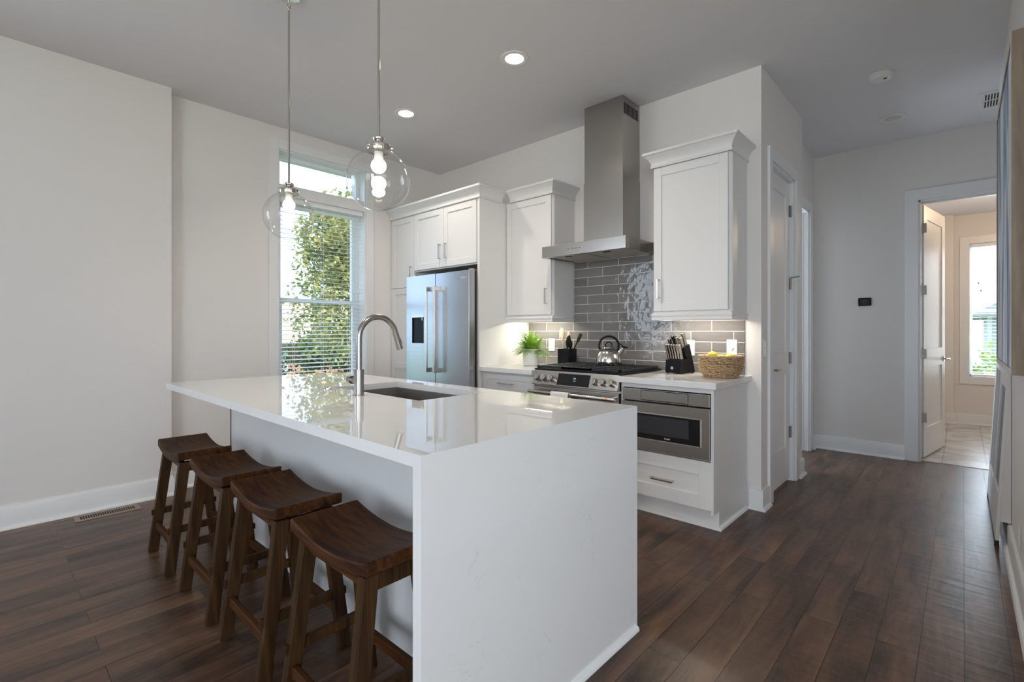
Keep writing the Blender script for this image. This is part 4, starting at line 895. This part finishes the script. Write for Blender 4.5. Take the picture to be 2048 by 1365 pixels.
pendant(-1.783, 1.113, 1.851, 'clear glass globe pendant on the right, hanging nearer the hood')

# ------------------------------------------------------------------ ceiling fittings
def downlight(x, y, label, lit):
    t = thing('recessed_light', label, 'ceiling light', (x, y, HC), 'recessed ceiling lights')
    b = B(); b.lathe([(0.062, -0.004), (0.080, -0.008), (0.093, -0.004), (0.094, -0.0004), (0.062, -0.0004), (0.062, -0.004)], (x, y, HC), 40); link('trim_ring', b, 'white', t)
    b = B(); b.lathe([(0, -0.0012), (0.062, -0.0012), (0.062, -0.0004), (0, -0.0004)], (x, y, HC), 40); link('lens', b, 'lens' if lit else 'lensoff', t)
    if lit: light('downlight_beam', 'AREA', (x, y, HC-0.012), 7.5, (1.0, 0.89, 0.76), shape='DISK', size=0.12, spread=R(130))
downlight(-2.193, 2.397, 'lit recessed ceiling light between the right pendant rod and the hood', True)
downlight(-3.412, 2.389, 'lit recessed ceiling light nearer the window corner', True)
downlight(-0.439, 5.253, 'unlit recessed ceiling light in the hallway', False)
t = thing('smoke_detector', 'round white smoke detector on the hallway ceiling', 'smoke detector', (-0.425, 4.315, HC))
b = B(); b.lathe([(0, -0.038), (0.045, -0.038), (0.058, -0.033), (0.066, -0.020), (0.068, -0.012), (0, -0.012)], (-0.425, 4.315, HC)); link('cover', b, 'white', t)
b = B(); b.lathe([(0, -0.012), (0.072, -0.012), (0.074, -0.0005), (0, -0.0005)], (-0.425, 4.315, HC)); link('mount_plate', b, 'white', t)
b = B(); b.cyl((-0.40, 4.30, HC-0.0385), (-0.40, 4.30, HC-0.040), 0.012); link('test_button', b, 'socket', t)
t = thing('ceiling_vent', 'white louvered air vent on the hallway ceiling beside the canvas', 'air vent', (0.19, 5.36, HC))
b = B(); frx0, frx1, fry0, fry1 = 0.085, 0.325, 5.17, 5.545
b.box(frx0, frx0+0.035, fry0, fry1, HC-0.010, HC-0.0005).box(frx1-0.035, frx1, fry0, fry1, HC-0.010, HC-0.0005).box(frx0+0.0351, frx1-0.0351, fry0, fry0+0.035, HC-0.010, HC-0.0005).box(frx0+0.035, frx1-0.035, fry1-0.035, fry1, HC-0.010, HC-0.0005).box(frx0+0.035, frx1-0.035, (fry0+fry1)/2-0.006, (fry0+fry1)/2+0.006, HC-0.008, HC-0.0005)
link('frame', b, 'white', t)
link('duct', B().box(frx0+0.03, frx1-0.03, fry0+0.03, fry1-0.03, HC-0.002, HC-0.0005), 'dark', t)
b = B()
for k in range(11): b.box(frx0+0.035+k*0.0165, frx0+0.043+k*0.0165, fry0+0.035, fry1-0.035, HC-0.008, HC-0.002)
link('louvers', b, 'white', t)
# floor register
t = thing('floor_register', 'tan slotted floor register beside the left wall baseboard', 'air vent', (-4.22, 0.565, 0))
vx0, vx1, vy0, vy1 = -4.282, -4.150, 0.395, 0.735
b = B(); e_ = 0.028
b.box(vx0, vx0+e_, vy0, vy1, 0.0003, 0.005).box(vx1-e_, vx1, vy0, vy1, 0.0003, 0.005).box(vx0+e_, vx1-e_, vy0, vy0+e_, 0.0003, 0.005).box(vx0+e_, vx1-e_, vy1-e_, vy1, 0.0003, 0.005)
for k in range(1, 23):
    y_ = vy0+e_+k*(vy1-vy0-2*e_)/23; b.box(vx0+e_, vx1-e_, y_-0.0022, y_+0.0022, 0.0006, 0.004)
link('frame', b, 'vent', t, bev=0.0008)
link('slots', B().box(vx0+e_-0.001, vx1-e_+0.001, vy0+e_-0.001, vy1-e_+0.001, 0.0003, 0.001), 'dark', t)

# ------------------------------------------------------------------ counter things
# fern
px_, py_ = -2.835, 3.315
t = thing('potted_fern', 'bright green fern in a white pot on the left counter', 'plant', (px_, py_, 0.915))
b = B(); b.lathe([(0, 0), (0.062, 0), (0.068, 0.006), (0.074, 0.145), (0.071, 0.148), (0.068, 0.145), (0.066, 0.12), (0, 0.12)], (px_, py_, 0.9155)); link('pot', b, 'pot', t)
b = B(); b.lathe([(0, 0.121), (0.0655, 0.121), (0.0655, 0.126), (0, 0.128)], (px_, py_, 0.9155), 24); link('soil', b, 'soil', t)
b = B(); rnd = random.Random(3)
for i in range(150):
    az = rnd.uniform(0, 2*math.pi); el = math.asin(rnd.uniform(0.02, 0.97)); ln = rnd.uniform(0.12, 0.21)*(0.88+0.2*math.sin(el))
    d = Vector((math.cos(az)*math.cos(el), math.sin(az)*math.cos(el), math.sin(el)))
    p0 = Vector((px_+rnd.uniform(-.035, .035), py_+rnd.uniform(-.035, .035), 1.035)); pts = []
    for k in range(11):
        s_ = k/10; p = p0+d*ln*s_+Vector((0, 0, -0.10*s_*s_*ln/0.16*(1.15-el*0.6)+0.05*s_))
        if p.y > BK-0.02: p.y = BK-0.02
        if p.x < TX1+0.02: p.x = TX1+0.02
        if p.z > 1.29: p.z = 1.29
        pts.append(p)
    b.tube(pts, [0.0014]*10+[0.0005], 4)
    for k in range(1, 11):
        tg = (pts[k]-pts[k-1]).normalized(); sd = tg.cross(Vector((0, 0, 1)))
        if sd.length < 0.05: sd = tg.orthogonal()
        sd.normalize(); nn = sd.cross(tg); wl = 0.036*math.sin(math.pi*(0.18+0.78*k/10))
        for sg in (-1, 1):
            dirr = (sd*sg+tg*0.7+nn*rnd.uniform(-.25, .25)).normalized(); q0 = pts[k]; q1 = q0+dirr*wl; wv = tg*0.0048
            vs = [q0, q0+dirr*wl*0.5+wv, q1, q0+dirr*wl*0.5-wv]
            vs = [Vector((max(v.x, TX1+0.008), min(v.y, BK-0.013), v.z)) for v in vs]
            b.quad(*vs)
link('fronds', b, 'fern', t, recalc=False)
# outlets and switches
def outlet(name, label, x, z, kind):
    t = thing(name, label, 'wall socket' if kind == 'o' else 'light switch', (x, BK-0.009, z))
    y = BK-0.009; link('plate', B().box(x-0.036, x+0.036, y-0.006, y-0.0004, z-0.058, z+0.058), 'white', t, bev=0.003)
    if kind == 'o':
        for dz in (-0.021, 0.021):
            b = B(); b.box(x-0.017, x+0.017, y-0.0085, y-0.005, z+dz-0.0165, z+dz+0.0165); rc = link('receptacle', b, 'white', t, bev=0.004)
            b = B(); b.box(x-0.008, x-0.006, y-0.0092, y-0.008, z+dz-0.001, z+dz+0.008).box(x+0.006, x+0.008, y-0.0092, y-0.008, z+dz, z+dz+0.007); b.cyl((x, y-0.0092, z+dz-0.009), (x, y-0.008, z+dz-0.009), 0.0027, n=10); link('slots', b, 'socket', rc)
    else:
        b = B(); b.cyl((x, y-0.006, z), (x, y-0.014, z), 0.012, n=24); link('dimmer_knob', b, 'white', t, bev=0.001)
outlet('wall_outlet', 'white wall outlet on the grey tile beside the fern', -2.812, 1.094, 'o')
outlet('wall_outlet', 'white wall outlet on the grey tile right of the knife block', -1.501, 1.097, 'o')
outlet('light_switch', 'white wall plate with round knob on tile above the basket', -1.198, 1.104, 's')
t = thing('light_switch', 'white double light switch on the wall edge beside the pantry door', 'light switch', (PX, 3.675, 1.105))
link('plate', B().box(PX+0.0004, PX+0.006, 3.645, 3.705, 1.047, 1.163), 'white', t, bev=0.003)
for z in (1.082, 1.128): link('toggle', B().box(PX+0.005, PX+0.010, 3.662, 3.688, z-0.017, z+0.017), 'white', t, bev=0.002)
t = thing('wall_outlet', 'white wall outlet low on the right wall under the canvas', 'wall socket', (RW, 3.31, 0.255))
link('plate', B().box(RW-0.006, RW-0.0004, 3.275, 3.345, 0.197, 0.313), 'white', t, bev=0.003)
for z in (0.234, 0.276): link('receptacle', B().box(RW-0.0085, RW-0.005, 3.293, 3.327, z-0.0165, z+0.0165), 'white', t, bev=0.004)
# thermostat
t = thing('thermostat', 'small black thermostat on the far hallway wall', 'thermostat', (-0.712, FY, 1.51))
link('back_plate', B().box(-0.768, -0.656, FY-0.008, FY-0.0005, 1.470, 1.552), 'white', t, bev=0.004)
link('body', B().box(-0.766, -0.658, FY-0.024, FY-0.008, 1.471, 1.551), 'blackm', t, bev=0.008, seg=3)
link('screen', B().box(-0.750, -0.674, FY-0.0248, FY-0.0235, 1.482, 1.540), 'black', t)
b = B(); ringp = [(-0.712+0.012*math.cos(a), FY-0.0252, 1.511+0.012*math.sin(a)) for a in [2*math.pi*k/24 for k in range(25)]]; b.tube(ringp, 0.0012, 6, False); link('dial_mark', b, mat('dim_mark', (0.12, 0.13, 0.15), 0.5), t)
# utensil crock
cx_, cy_ = -2.570, 3.500; cr = 0.060
t = thing('utensil_crock', 'square black utensil holder on the counter left of the range', 'utensil holder', (cx_, cy_, 0.915))
b = B(); z0, z1 = 0.9155, 1.068; w_ = 0.005
b.box(cx_-cr, cx_-cr+w_, cy_-cr, cy_+cr, z0, z1).box(cx_+cr-w_, cx_+cr, cy_-cr, cy_+cr, z0, z1).box(cx_-cr+w_, cx_+cr-w_, cy_-cr, cy_-cr+w_, z0, z1).box(cx_-cr+w_, cx_+cr-w_, cy_+cr-w_, cy_+cr, z0, z1).box(cx_-cr+w_, cx_+cr-w_, cy_-cr+w_, cy_+cr-w_, z0, z0+w_)
link('holder', b, 'blackm', t, bev=0.0015)
def spoon(label, p0, p1, wd, hl):
    p0 = Vector(p0); p1 = Vector(p1); d = (p1-p0); L = d.length; d.normalize(); b = B()
    b.tube([p0, p0+d*(L-hl*0.9)], [0.005, 0.0055], 10)
    n = 14; x = Vector((1, 0, 0)); x = (x-d*x.dot(d)).normalized(); y = d.cross(x); rings = []
    c = p1-d*hl/2
    for k in range(n+1):
        a = math.pi*k/n; r_ = math.sin(a)*wd/2+0.0005; cc = c-d*math.cos(a)*hl/2
        rings.append([b.bm.verts.new(cc+x*r_*math.cos(q)+y*0.006*(0.25+math.sin(a))*math.sin(q)) for q in [2*math.pi*j/14 for j in range(14)]])
    for a_, c_ in zip(rings, rings[1:]):
        for j in range(14): b.bm.faces.new((a_[j], a_[(j+1)%14], c_[(j+1)%14], c_[j]))
    solo('wooden_spoon', b, 'spoon', label, 'spoon', 'wooden spoons in the black holder')
spoon('tallest wooden spoon, leftmost in the black utensil holder', (cx_-0.01, cy_-0.02, 0.923), (cx_-0.052, cy_-0.01, 1.252), 0.055, 0.105)
spoon('second wooden spoon with broad bowl, right of the tallest one', (cx_+0.02, cy_-0.006, 0.923), (cx_+0.016, cy_+0.004, 1.222), 0.050, 0.10)
spoon('short narrow wooden spoon between the two broader wooden spoons', (cx_-0.01, cy_-0.035, 0.923), (cx_-0.013, cy_-0.045, 1.178), 0.026, 0.08)
def spatula(label, p0, p1, wd, hl, shape):
    p0 = Vector(p0); p1 = Vector(p1); d = (p1-p0); L = d.length; d.normalize(); b = B()
    b.tube([p0, p0+d*(L-hl)], [0.0055, 0.005], 10)
    x = Vector((1, -0.2, 0)); x = (x-d*x.dot(d)).normalized(); y = d.cross(x); q = p1-d*hl
    pl = {'s': [(-.18, 0), (.18, 0), (.5, .35), (.5, 1), (-.5, 1), (-.5, .35)], 'k': [(-.2, 0), (.25, 0), (.5, .3), (.5, .62), (.1, 1), (-.35, .8), (-.5, .4)], 'l': [(-.15, 0), (.15, 0), (.5, .3), (.5, .75), (.25, 1), (-.25, 1), (-.5, .75), (-.5, .3)]}[shape]
    b.prism(pl, lambda u, v: q+x*u*wd+d*v*hl-y*0.003, lambda u, v: q+x*u*wd+d*v*hl+y*0.003)
    solo('kitchen_spatula', b, 'blackm', label, 'spatula', 'black spatulas in the black holder', bev=0.0015)
spatula('black turner with tapered blade in front of the wooden spoons', (cx_+0.0, cy_-0.03, 0.923), (cx_+0.048, cy_-0.036, 1.190), 0.060, 0.115, 'k')
spatula('long black spatula leaning right out of the utensil holder', (cx_-0.036, cy_+0.045, 0.925), (cx_+0.118, cy_+0.045, 1.200), 0.034, 0.095, 's')
spatula('short black spatula in the middle of the utensil holder', (cx_+0.022, cy_-0.015, 0.923), (cx_+0.050, cy_-0.012, 1.135), 0.040, 0.07, 'l')
# kettle
kx, ky, kz = -2.072, 3.380, 0.9525
t = thing('tea_kettle', 'stainless stovetop kettle with black loop handle on the range grates', 'kettle', (kx, ky, kz))
b = B(); prof = [(0, 0), (0.088, 0), (0.096, 0.004), (0.099, 0.015), (0.099, 0.035), (0.095, 0.062), (0.086, 0.088), (0.072, 0.110), (0.054, 0.126), (0.042, 0.132), (0.040, 0.136), (0, 0.136)]
b.lathe(prof, (kx, ky, kz), 48); link('body', b, mat('kettle_steel', (0.62, 0.58, 0.54), 0.17, 1), t)
b = B(); b.lathe([(0, 0.136), (0.039, 0.136), (0.036, 0.142), (0.022, 0.147), (0, 0.148)], (kx, ky, kz), 32); lid = link('lid', b, 'steel', t)
VR = Vector((math.cos(R(42.7)), math.sin(R(42.7)), 0))      # plane the handle loop lies in
b = B(); b.tube([Vector((kx, ky, kz+0.160))+VR*0.026*math.cos(a)+Vector((0, 0, 0.021*math.sin(a))) for a in [2*math.pi*k/24 for k in range(25)]], 0.0045, 8, False); link('lid_loop', b, 'blackm', lid)
b = B(); hp = [Vector((kx, ky, kz+0.155))+VR*0.078*math.cos(a)+Vector((0, 0, 0.073*math.sin(a))) for a in [R(q) for q in range(-32, 213, 10)]]
b.tube(hp, [0.0085]*len(hp), 10); link('handle', b, 'blackm', t)
b = B(); s0 = Vector((kx, ky, kz+0.085))+VR*0.075; s1 = Vector((kx, ky, kz+0.138))+VR*0.118; b.tube([s0, s0.lerp(s1, .5), s1], [0.026, 0.019, 0.016], 18); link('spout', b, 'steel', t)
b = B(); b.tube([s1+Vector((0, 0, -0.006))-VR*0.004, s1+Vector((0, 0, 0.008))-VR*0.002], 0.017, 14); b.tube([s1+Vector((0, 0, 0.008)), s1+Vector((0, 0, 0.0))+VR*0.025, s1+Vector((0, 0, 0.004))+VR*0.034], [0.006, 0.005, 0.004], 8); b.tube([s1+Vector((0, 0, 0.006)), s1-VR*0.03+Vector((0, 0, 0.030)), Vector((kx, ky, kz+0.155))+VR*0.066+Vector((0, 0, -0.008))], 0.005, 8); link('spout_cap', b, 'blackm', t)

# knife block (local frame: u to the right along the front, v to the back)
KB = Vector((-1.520, 3.445, 0.915)); ka = R(-13)
KU = Vector((math.cos(ka), math.sin(ka), 0)); KV = Vector((-math.sin(ka), math.cos(ka), 0))
def kp(u, v, z): return KB+KU*u+KV*v+Vector((0, 0, z))
t = thing('knife_block', 'black slanted knife block with small white square mark on the right counter', 'knife block', tuple(KB))
b = B(); b.prism([(-0.075, 0.006), (0.000, 0.006), (0.000, 0.110), (-0.030, 0.104), (-0.068, 0.098)], lambda v, z: kp(-0.068, v, z), lambda v, z: kp(0.068, v, z)); fb = link('steak_tier', b, 'blackm', t, bev=0.004)
b = B(); b.prism([(0.002, 0.006), (0.098, 0.006), (0.030, 0.215), (-0.036, 0.190), (-0.020, 0.125), (0.002, 0.115)], lambda v, z: kp(-0.066, v, z), lambda v, z: kp(0.066, v, z)); link('rear_tier', b, 'blackm', t, bev=0.003)
b = B()
for u, v in ((-0.055, -0.06), (0.055, -0.06), (-0.055, 0.08), (0.055, 0.08)): b.cyl(kp(u, v, 0.0005), kp(u, v, 0.008), 0.008, n=12)
link('rubber_foot', b, 'rubber', t)
b = B(); b.hexa([kp(-0.018, -0.0735, 0.032), kp(0.0, -0.0735, 0.032), kp(0.0, -0.07, 0.032), kp(-0.018, -0.07, 0.032)], [kp(-0.018, -0.0725, 0.050), kp(0.0, -0.0725, 0.050), kp(0.0, -0.069, 0.050), kp(-0.018, -0.069, 0.050)]); bd = link('white_mark', b, 'emblem', fb)
b.__init__(); b.hexa([kp(-0.012, -0.0742, 0.036), kp(-0.006, -0.0742, 0.036), kp(-0.006, -0.0735, 0.036), kp(-0.012, -0.0735, 0.036)], [kp(-0.010, -0.0735, 0.046), kp(-0.004, -0.0735, 0.046), kp(-0.004, -0.072, 0.046), kp(-0.010, -0.072, 0.046)]); link('mark_swirl', b, 'icon', bd)
def knife(label, u, v, z, ln, wd, th, mt, group, tilt=0.36, hook=0.0):
    d = (Vector((0, 0, 1))-KV*tilt).normalized(); p = kp(u, v, z)+d*0.004; b = B(); dv = KV-d*KV.dot(d); dv.normalize(); pts = 6
    rings = []
    for k in range(pts+1):
        s_ = k/pts; ww = wd*(0.85+0.25*abs(2*s_-1)); c = p+d*(ln-0.004)*s_+dv*hook*s_**3
        rings.append([b.bm.verts.new(c+KU*th/2*a+dv*ww/2*e) for a, e in ((-1, -1), (1, -1), (1, 1), (-1, 1))])
    for a_, c_ in zip(rings, rings[1:]):
        for j in range(4): b.bm.faces.new((a_[j], a_[(j+1)%4], c_[(j+1)%4], c_[j]))
    b.bm.faces.new(rings[0][::-1]); b.bm.faces.new(rings[-1])
    return solo('kitchen_knife' if group != 'steak knives' else 'steak_knife', b, mt, label, 'knife', group, bev=0.003)
ords = ['leftmost', 'second from left', 'third from left', 'fourth from left', 'fifth from left', 'rightmost']
for k in range(6):
    knife('silver steak knife handle, %s in the lower row of the knife block' % ords[k], -0.056+k*0.0224, -0.040, 0.102, 0.115, 0.019, 0.013, 'nickel', 'steak knives')
for lab, u, v, z, ln, mt, hk in (('short silver knife handle at the left of the upper knife row', -0.050, -0.024, 0.180, 0.075, 'nickel', 0),
        ('tall silver knife handle at the left back of the knife block', -0.044, 0.012, 0.200, 0.082, 'nickel', -0.008),
        ('silver knife handle right of the black scissors in the knife block', 0.012, -0.020, 0.182, 0.085, 'nickel', 0),
        ('wide silver knife handle at the right of the upper knife row', 0.046, -0.022, 0.182, 0.085, 'nickel', 0),
        ('tallest silver knife handle at the right back of the knife block', 0.048, 0.012, 0.198, 0.105, 'nickel', -0.010)):
    knife(lab, u, v, z, ln, 0.026, 0.018, mt, 'large knives in the block', hook=hk)
b = B(); d = (Vector((0, 0, 1))-KV*0.36).normalized(); p = kp(-0.016, -0.004, 0.190)
for sg in (-1, 1):
    c = p+d*0.052+KV*0.010*sg; b.tube([c+KU*0.012*math.cos(a)+d*0.030*math.sin(a) for a in [2*math.pi*k/18 for k in range(19)]], 0.006, 8, False)
b.tube([p-d*0.012, p+d*0.03], 0.008, 8)
solo('kitchen_scissors', b, 'blackm', 'black scissors standing between silver handles in the knife block', 'scissors')

# basket with lemons
bx_, by_ = -1.190, 3.345
t = thing('wicker_basket', 'round woven seagrass basket of lemons on the right counter', 'basket', (bx_, by_, 0.9155))
def brad(s_): return 0.101+0.033*math.sin(min(1, s_*2.0)*math.pi/2)
b = B(); NS = 22; NR = 15; rb = random.Random(2)
for r_ in range(NR):
    s_ = r_/(NR-1); z_ = 0.924+0.122*s_; R_ = brad(s_); ph = rb.uniform(-.25, .25); n = NS*6
    pts = [(bx_+(R_+0.0048*math.sin(NS*a/2+math.pi*r_+ph))*math.cos(a), by_+(R_+0.0048*math.sin(NS*a/2+math.pi*r_+ph))*math.sin(a), z_+0.0016*math.sin(3*a+r_)+0.0012*math.sin(NS*a+r_*1.7)) for a in [2*math.pi*k/n for k in range(n+1)]]
    b.tube(pts, [0.0042+0.0006*math.sin(k*0.8+r_) for k in range(n+1)], 6, False)
link('woven_body', b, 'basket', t, ang=70)
b = B()
for k in range(NS):
    a = 2*math.pi*(k+.5)/NS; b.tube([(bx_+brad(q)*math.cos(a), by_+brad(q)*math.sin(a), 0.919+0.132*q) for q in (0, .2, .4, .6, .8, 1)], 0.0032, 6)
link('stakes', b, 'basket', t)
b = B(); n = 180
for ph in (0, math.pi):
    b.tube([(bx_+(0.136+0.004*math.cos(30*a+ph))*math.cos(a), by_+(0.136+0.004*math.cos(30*a+ph))*math.sin(a), 1.054+0.004*math.sin(30*a+ph)) for a in [2*math.pi*k/n for k in range(n+1)]], 0.005, 6, False)
link('braided_rim', b, 'basket', t, ang=70)
b = B(); b.lathe([(0, 0.9158), (0.098, 0.9158), (0.101, 0.922), (0.096, 0.926), (0, 0.926)], (bx_, by_, 0), 48); link('woven_base', b, 'basket', t)
b = B(); b.lathe([(brad(q)-0.0072, 0.926+0.120*q) for q in (0, .15, .3, .45, .6, .75, .9, 1)]+[(brad(q)-0.0086, 0.926+0.120*q) for q in (1, .9, .75, .6, .45, .3, .15, 0)], (bx_, by_, 0), 48); link('shade_sleeve', b, mat('shadowed_straw', (0.06, 0.035, 0.016), 0.9), t)  # dark sleeve added so the weave gaps read as shade
def lemon(label, x, y, z, rz, ry):
    b = B(); prof = [(0, -0.043), (0.006, -0.042), (0.010, -0.037)]+[(0.031*math.sin(a)**0.9+0.0008, -0.034*math.cos(a)) for a in [R(q) for q in range(25, 160, 12)]]+[(0.009, 0.036), (0.006, 0.042), (0, 0.043)]
    b.lathe(prof, (0, 0, 0), 24)
    o = solo('lemon', b, 'lemon', label, 'lemon', 'lemons in the basket', ang=180); o.location = (bx_+x, by_+y, z); o.rotation_euler = (0, R(ry), R(rz)); return o
lemon('yellow lemon showing highest above the basket rim', -0.058, 0.012, 1.053, 20, 90)
lemon('yellow lemon just below the basket rim at right', 0.045, 0.030, 1.040, -30, 90)
lemon('yellow lemon just below the basket rim in the middle front', 0.020, -0.048, 1.036, 60, 90)
for x, y in ((-0.043, -0.046), (0.043, -0.046), (-0.043, 0.046), (0.043, 0.046)):
    lemon('yellow lemon in the lower layer, hidden inside the basket', x, y, 0.963, 0, 0).rotation_euler = (R(90), 0, 0)

# ------------------------------------------------------------------ canvas and leaning panel on the right
t = thing('wall_art', 'large framed blue and white abstract canvas on the right wall', 'painting', (RW, 2.98, 1.68))
ax, ay0, ay1, az0, az1 = 0.127, 2.478, 3.492, 1.066, 2.292
b = B(); ft = 0.022
for y0, y1, z0, z1 in ((ay0, ay0+ft, az0, az1), (ay1-ft, ay1, az0, az1), (ay0+ft, ay1-ft, az0, az0+ft), (ay0+ft, ay1-ft, az1-ft, az1)): b.box(ax, RW-0.001, y0, y1, z0, z1)
link('frame', b, 'oak', t, bev=0.001)
b = B()
for y0, y1, z0, z1 in ((ay0, ay0+ft, az0, az1), (ay1-ft, ay1, az0, az1), (ay0+ft, ay1-ft, az0, az0+ft), (ay0+ft, ay1-ft, az1-ft, az1)): b.box(ax-0.0015, ax, y0, y1, z0, z1)
link('frame_face', b, mat('pale_frame_face', (0.62, 0.58, 0.55), 0.5), t)
link('canvas', B().box(ax+0.004, RW-0.01, ay0+ft, ay1-ft, az0+ft, az1-ft), 'canvas', t)

t = thing('leaning_panel', 'white framed panel with grey insets leaning on the right wall past the canvas', 'panel', (0.16, 4.3, 0))
def lx(z): return 0.132+0.050*z
def slab(b, y0, y1, z0, z1, o0, o1):
    b.hexa([(lx(z0)+o0, y0, z0), (lx(z0)+o1, y0, z0), (lx(z0)+o1, y1, z0), (lx(z0)+o0, y1, z0)], [(lx(z1)+o0, y0, z1), (lx(z1)+o1, y0, z1), (lx(z1)+o1, y1, z1), (lx(z1)+o0, y1, z1)])
b = B(); H_ = 1.02; Y0_, Y1_ = 3.88, 5.06
for y0, y1 in ((Y0_, Y0_+0.03), (4.32, 4.44), (Y1_-0.10, Y1_)): slab(b, y0, y1, 0.04, H_, 0, 0.016)
for z0, z1 in ((0.04, 0.30), (0.90, H_)): slab(b, Y0_+0.03, 4.32, z0, z1, 0, 0.016)
slab(b, 4.44, Y1_-0.10, 0.04, 0.26, 0, 0.016); slab(b, 4.44, Y1_-0.10, 0.96, H_, 0, 0.016)
link('frame', b, 'trim', t, bev=0.002)
b = B(); slab(b, Y0_+0.03, 4.32, 0.30, 0.90, 0.008, 0.012); slab(b, 4.44, Y1_-0.10, 0.26, 0.96, 0.008, 0.012); link('inset', b, 'grey', t)
b = B(); b.prism([(lx(0.15)+0.001, 0.15), (RW-0.002, 0.15), (RW-0.002, H_), (lx(H_)+0.001, H_)], lambda u, v: (u, Y0_+0.001, v), lambda u, v: (u, Y0_+0.016, v)); link('gap_cover', b, 'trim', t)  # white cover added to hide the dark gap behind the panel
for y in (Y0_+0.03, Y1_-0.03):
    b = B(); b.cyl((lx(0.03)+0.008, y, 0.0005), (lx(0.05)+0.008, y, 0.045), 0.011, 0.008, n=14); link('rubber_foot', b, 'rubber', t)

# ------------------------------------------------------------------ bath ceiling lamp (gives the warm light on the open door)
t = thing('vanity_light', 'warm ceiling lamp of the far room above its open door', 'ceiling light', (0.5, 7.2, 2.75))
b = B(); b.lathe([(0, -0.07), (0.10, -0.062), (0.14, -0.03), (0.15, -0.0005), (0, -0.0005)], (0.5, 7.2, 2.75)); link('dome', b, mat('lit_dome', (1, 1, 1), 0.4, emit=(1.0, 0.72, 0.42), estr=3), t)
light('bath_lamp', 'POINT', (0.5, 7.2, 2.55), 17, (1.0, 0.72, 0.45), shadow_soft_size=0.1)

# ------------------------------------------------------------------ outdoors
GZ = -2.0
struct('ground_outside', B().box(-60, 40, -40, 60, GZ-0.2, GZ), 'lawn')
def foliage(b, c, rad, n, size, rnd, lumps=9):
    cs = [(Vector(c)+Vector((rnd.uniform(-.6, .6)*rad[0], rnd.uniform(-.6, .6)*rad[1], rnd.uniform(-.65, .65)*rad[2])), rnd.uniform(0.35, 0.6)) for _ in range(lumps)]
    for i in range(n):
        cc, s_ = rnd.choice(cs); v = Vector((rnd.gauss(0, 1), rnd.gauss(0, 1), rnd.gauss(0, 1))); v.normalize(); v *= rnd.uniform(0.45, 1)**0.6
        p = cc+Vector((v.x*rad[0]*s_, v.y*rad[1]*s_, v.z*rad[2]*s_)); u = Vector((rnd.gauss(0, 1), rnd.gauss(0, 1), rnd.gauss(0, .6))).normalized(); w = u.orthogonal().normalized()
        w = (w*math.cos(rnd.uniform(0, 6.28))+u.cross(w)*math.sin(rnd.uniform(0, 6.28))).normalized(); h = size*rnd.uniform(.7, 1.3)
        b.quad(p, p+u*h*.5+w*h*.28, p+u*h, p+u*h*.5-w*h*.28)
def tree(name, label, base_, top, crown_c, rad, n, size, seed, lumps=10, m='leaf', cat='tree'):
    rnd = random.Random(seed); t = thing(name, label, cat, base_); b = B(); x, y, z = base_
    b.tube([(x, y, z-0.05), (x+0.05, y, (z+top)/2), (x, y+0.05, top)], [0.13, 0.10, 0.04], 10)
    for k in range(9):
        a = rnd.uniform(0, 6.28); zz = z+(top-z)*rnd.uniform(0.5, 0.95); l_ = rnd.uniform(.5, .9); b.tube([(x, y, zz), (x+math.cos(a)*rad[0]*l_*.5, y+math.sin(a)*rad[1]*l_*.5, zz+.35), (x+math.cos(a)*rad[0]*l_, y+math.sin(a)*rad[1]*l_, zz+.6)], [0.035, 0.02, 0.008], 6)
    link('trunk', b, 'bark', t); b = B(); foliage(b, crown_c, rad, n, size, rnd, lumps); link('crown', b, m, t, recalc=False)
tree('leafy_tree', 'sunlit green and yellow tree right outside the kitchen window', (-10.2, 5.75, GZ), 3.4, (-10.2, 5.72, 2.30), (1.35, 1.35, 1.85), 15000, 0.11, 5, 34)
tree('leafy_tree', 'darker green tree seen lower left through the kitchen window blind', (-13.5, 7.3, GZ), 1.0, (-13.5, 6.9, 0.35), (0.9, 1.6, 0.95), 4200, 0.12, 8, 12, 'leafdark')
t = thing('brick_house', 'brick house with tan roof outside the kitchen window', 'house', (-20, 9, GZ))
link('wall', B().box(-23, -17.2, 3, 16, GZ, 0.75), 'brick', t)
b = B(); b.prism([(-16.7, 0.70), (-16.7, 0.82), (-20.1, 2.5), (-23.5, 0.82), (-23.5, 0.70)], lambda x, z: (x, 2.5, z), lambda x, z: (x, 16.5, z)); link('roof', b, 'shingle', t)
b = B(); b.box(-16.78, -16.66, 2.5, 16.5, 0.66, 0.82); link('gutter', b, mat('dark_gutter', (0.10, 0.09, 0.085), 0.5), t)
b = B(); b.box(-17.2, -17.08, 6.95, 7.10, GZ, 0.7); link('downspout', b, 'trim', t)
b = B(); b.box(-17.22, -17.16, 5.4, 6.75, -1.9, 0.15); link('garage_door', b, mat('brown_board', (0.22, 0.11, 0.07), 0.6), t)
# beyond the far room
t = thing('neighbor_house', 'pale sided house outside the far narrow window', 'house', (1.5, 17, GZ))
link('wall', B().box(0.45, 6, 15, 20, GZ, 1.55), 'siding', t)
b = B(); b.prism([(0.1, 1.55), (6.4, 1.55), (3.25, 3.6)], lambda x, z: (x, 14.7, z), lambda x, z: (x, 20.3, z)); link('roof', b, mat('grey_roof', (0.45, 0.46, 0.48), 0.8), t)
b = B(); b.box(0.40, 0.47, 14.95, 15.03, GZ, 1.55); link('corner_board', b, 'trim', t)
rnd = random.Random(11); b = B(); foliage(b, (0.32, 11.2, 0.05), (0.45, 0.4, 0.95), 1500, 0.09, rnd, 7)
b.tube([(0.32, 11.2, GZ), (0.32, 11.2, 0.2)], [0.04, 0.02], 6)
solo('garden_shrub', b, 'shrub', 'bright green shrub outside the far narrow window', 'shrub', recalc=False)
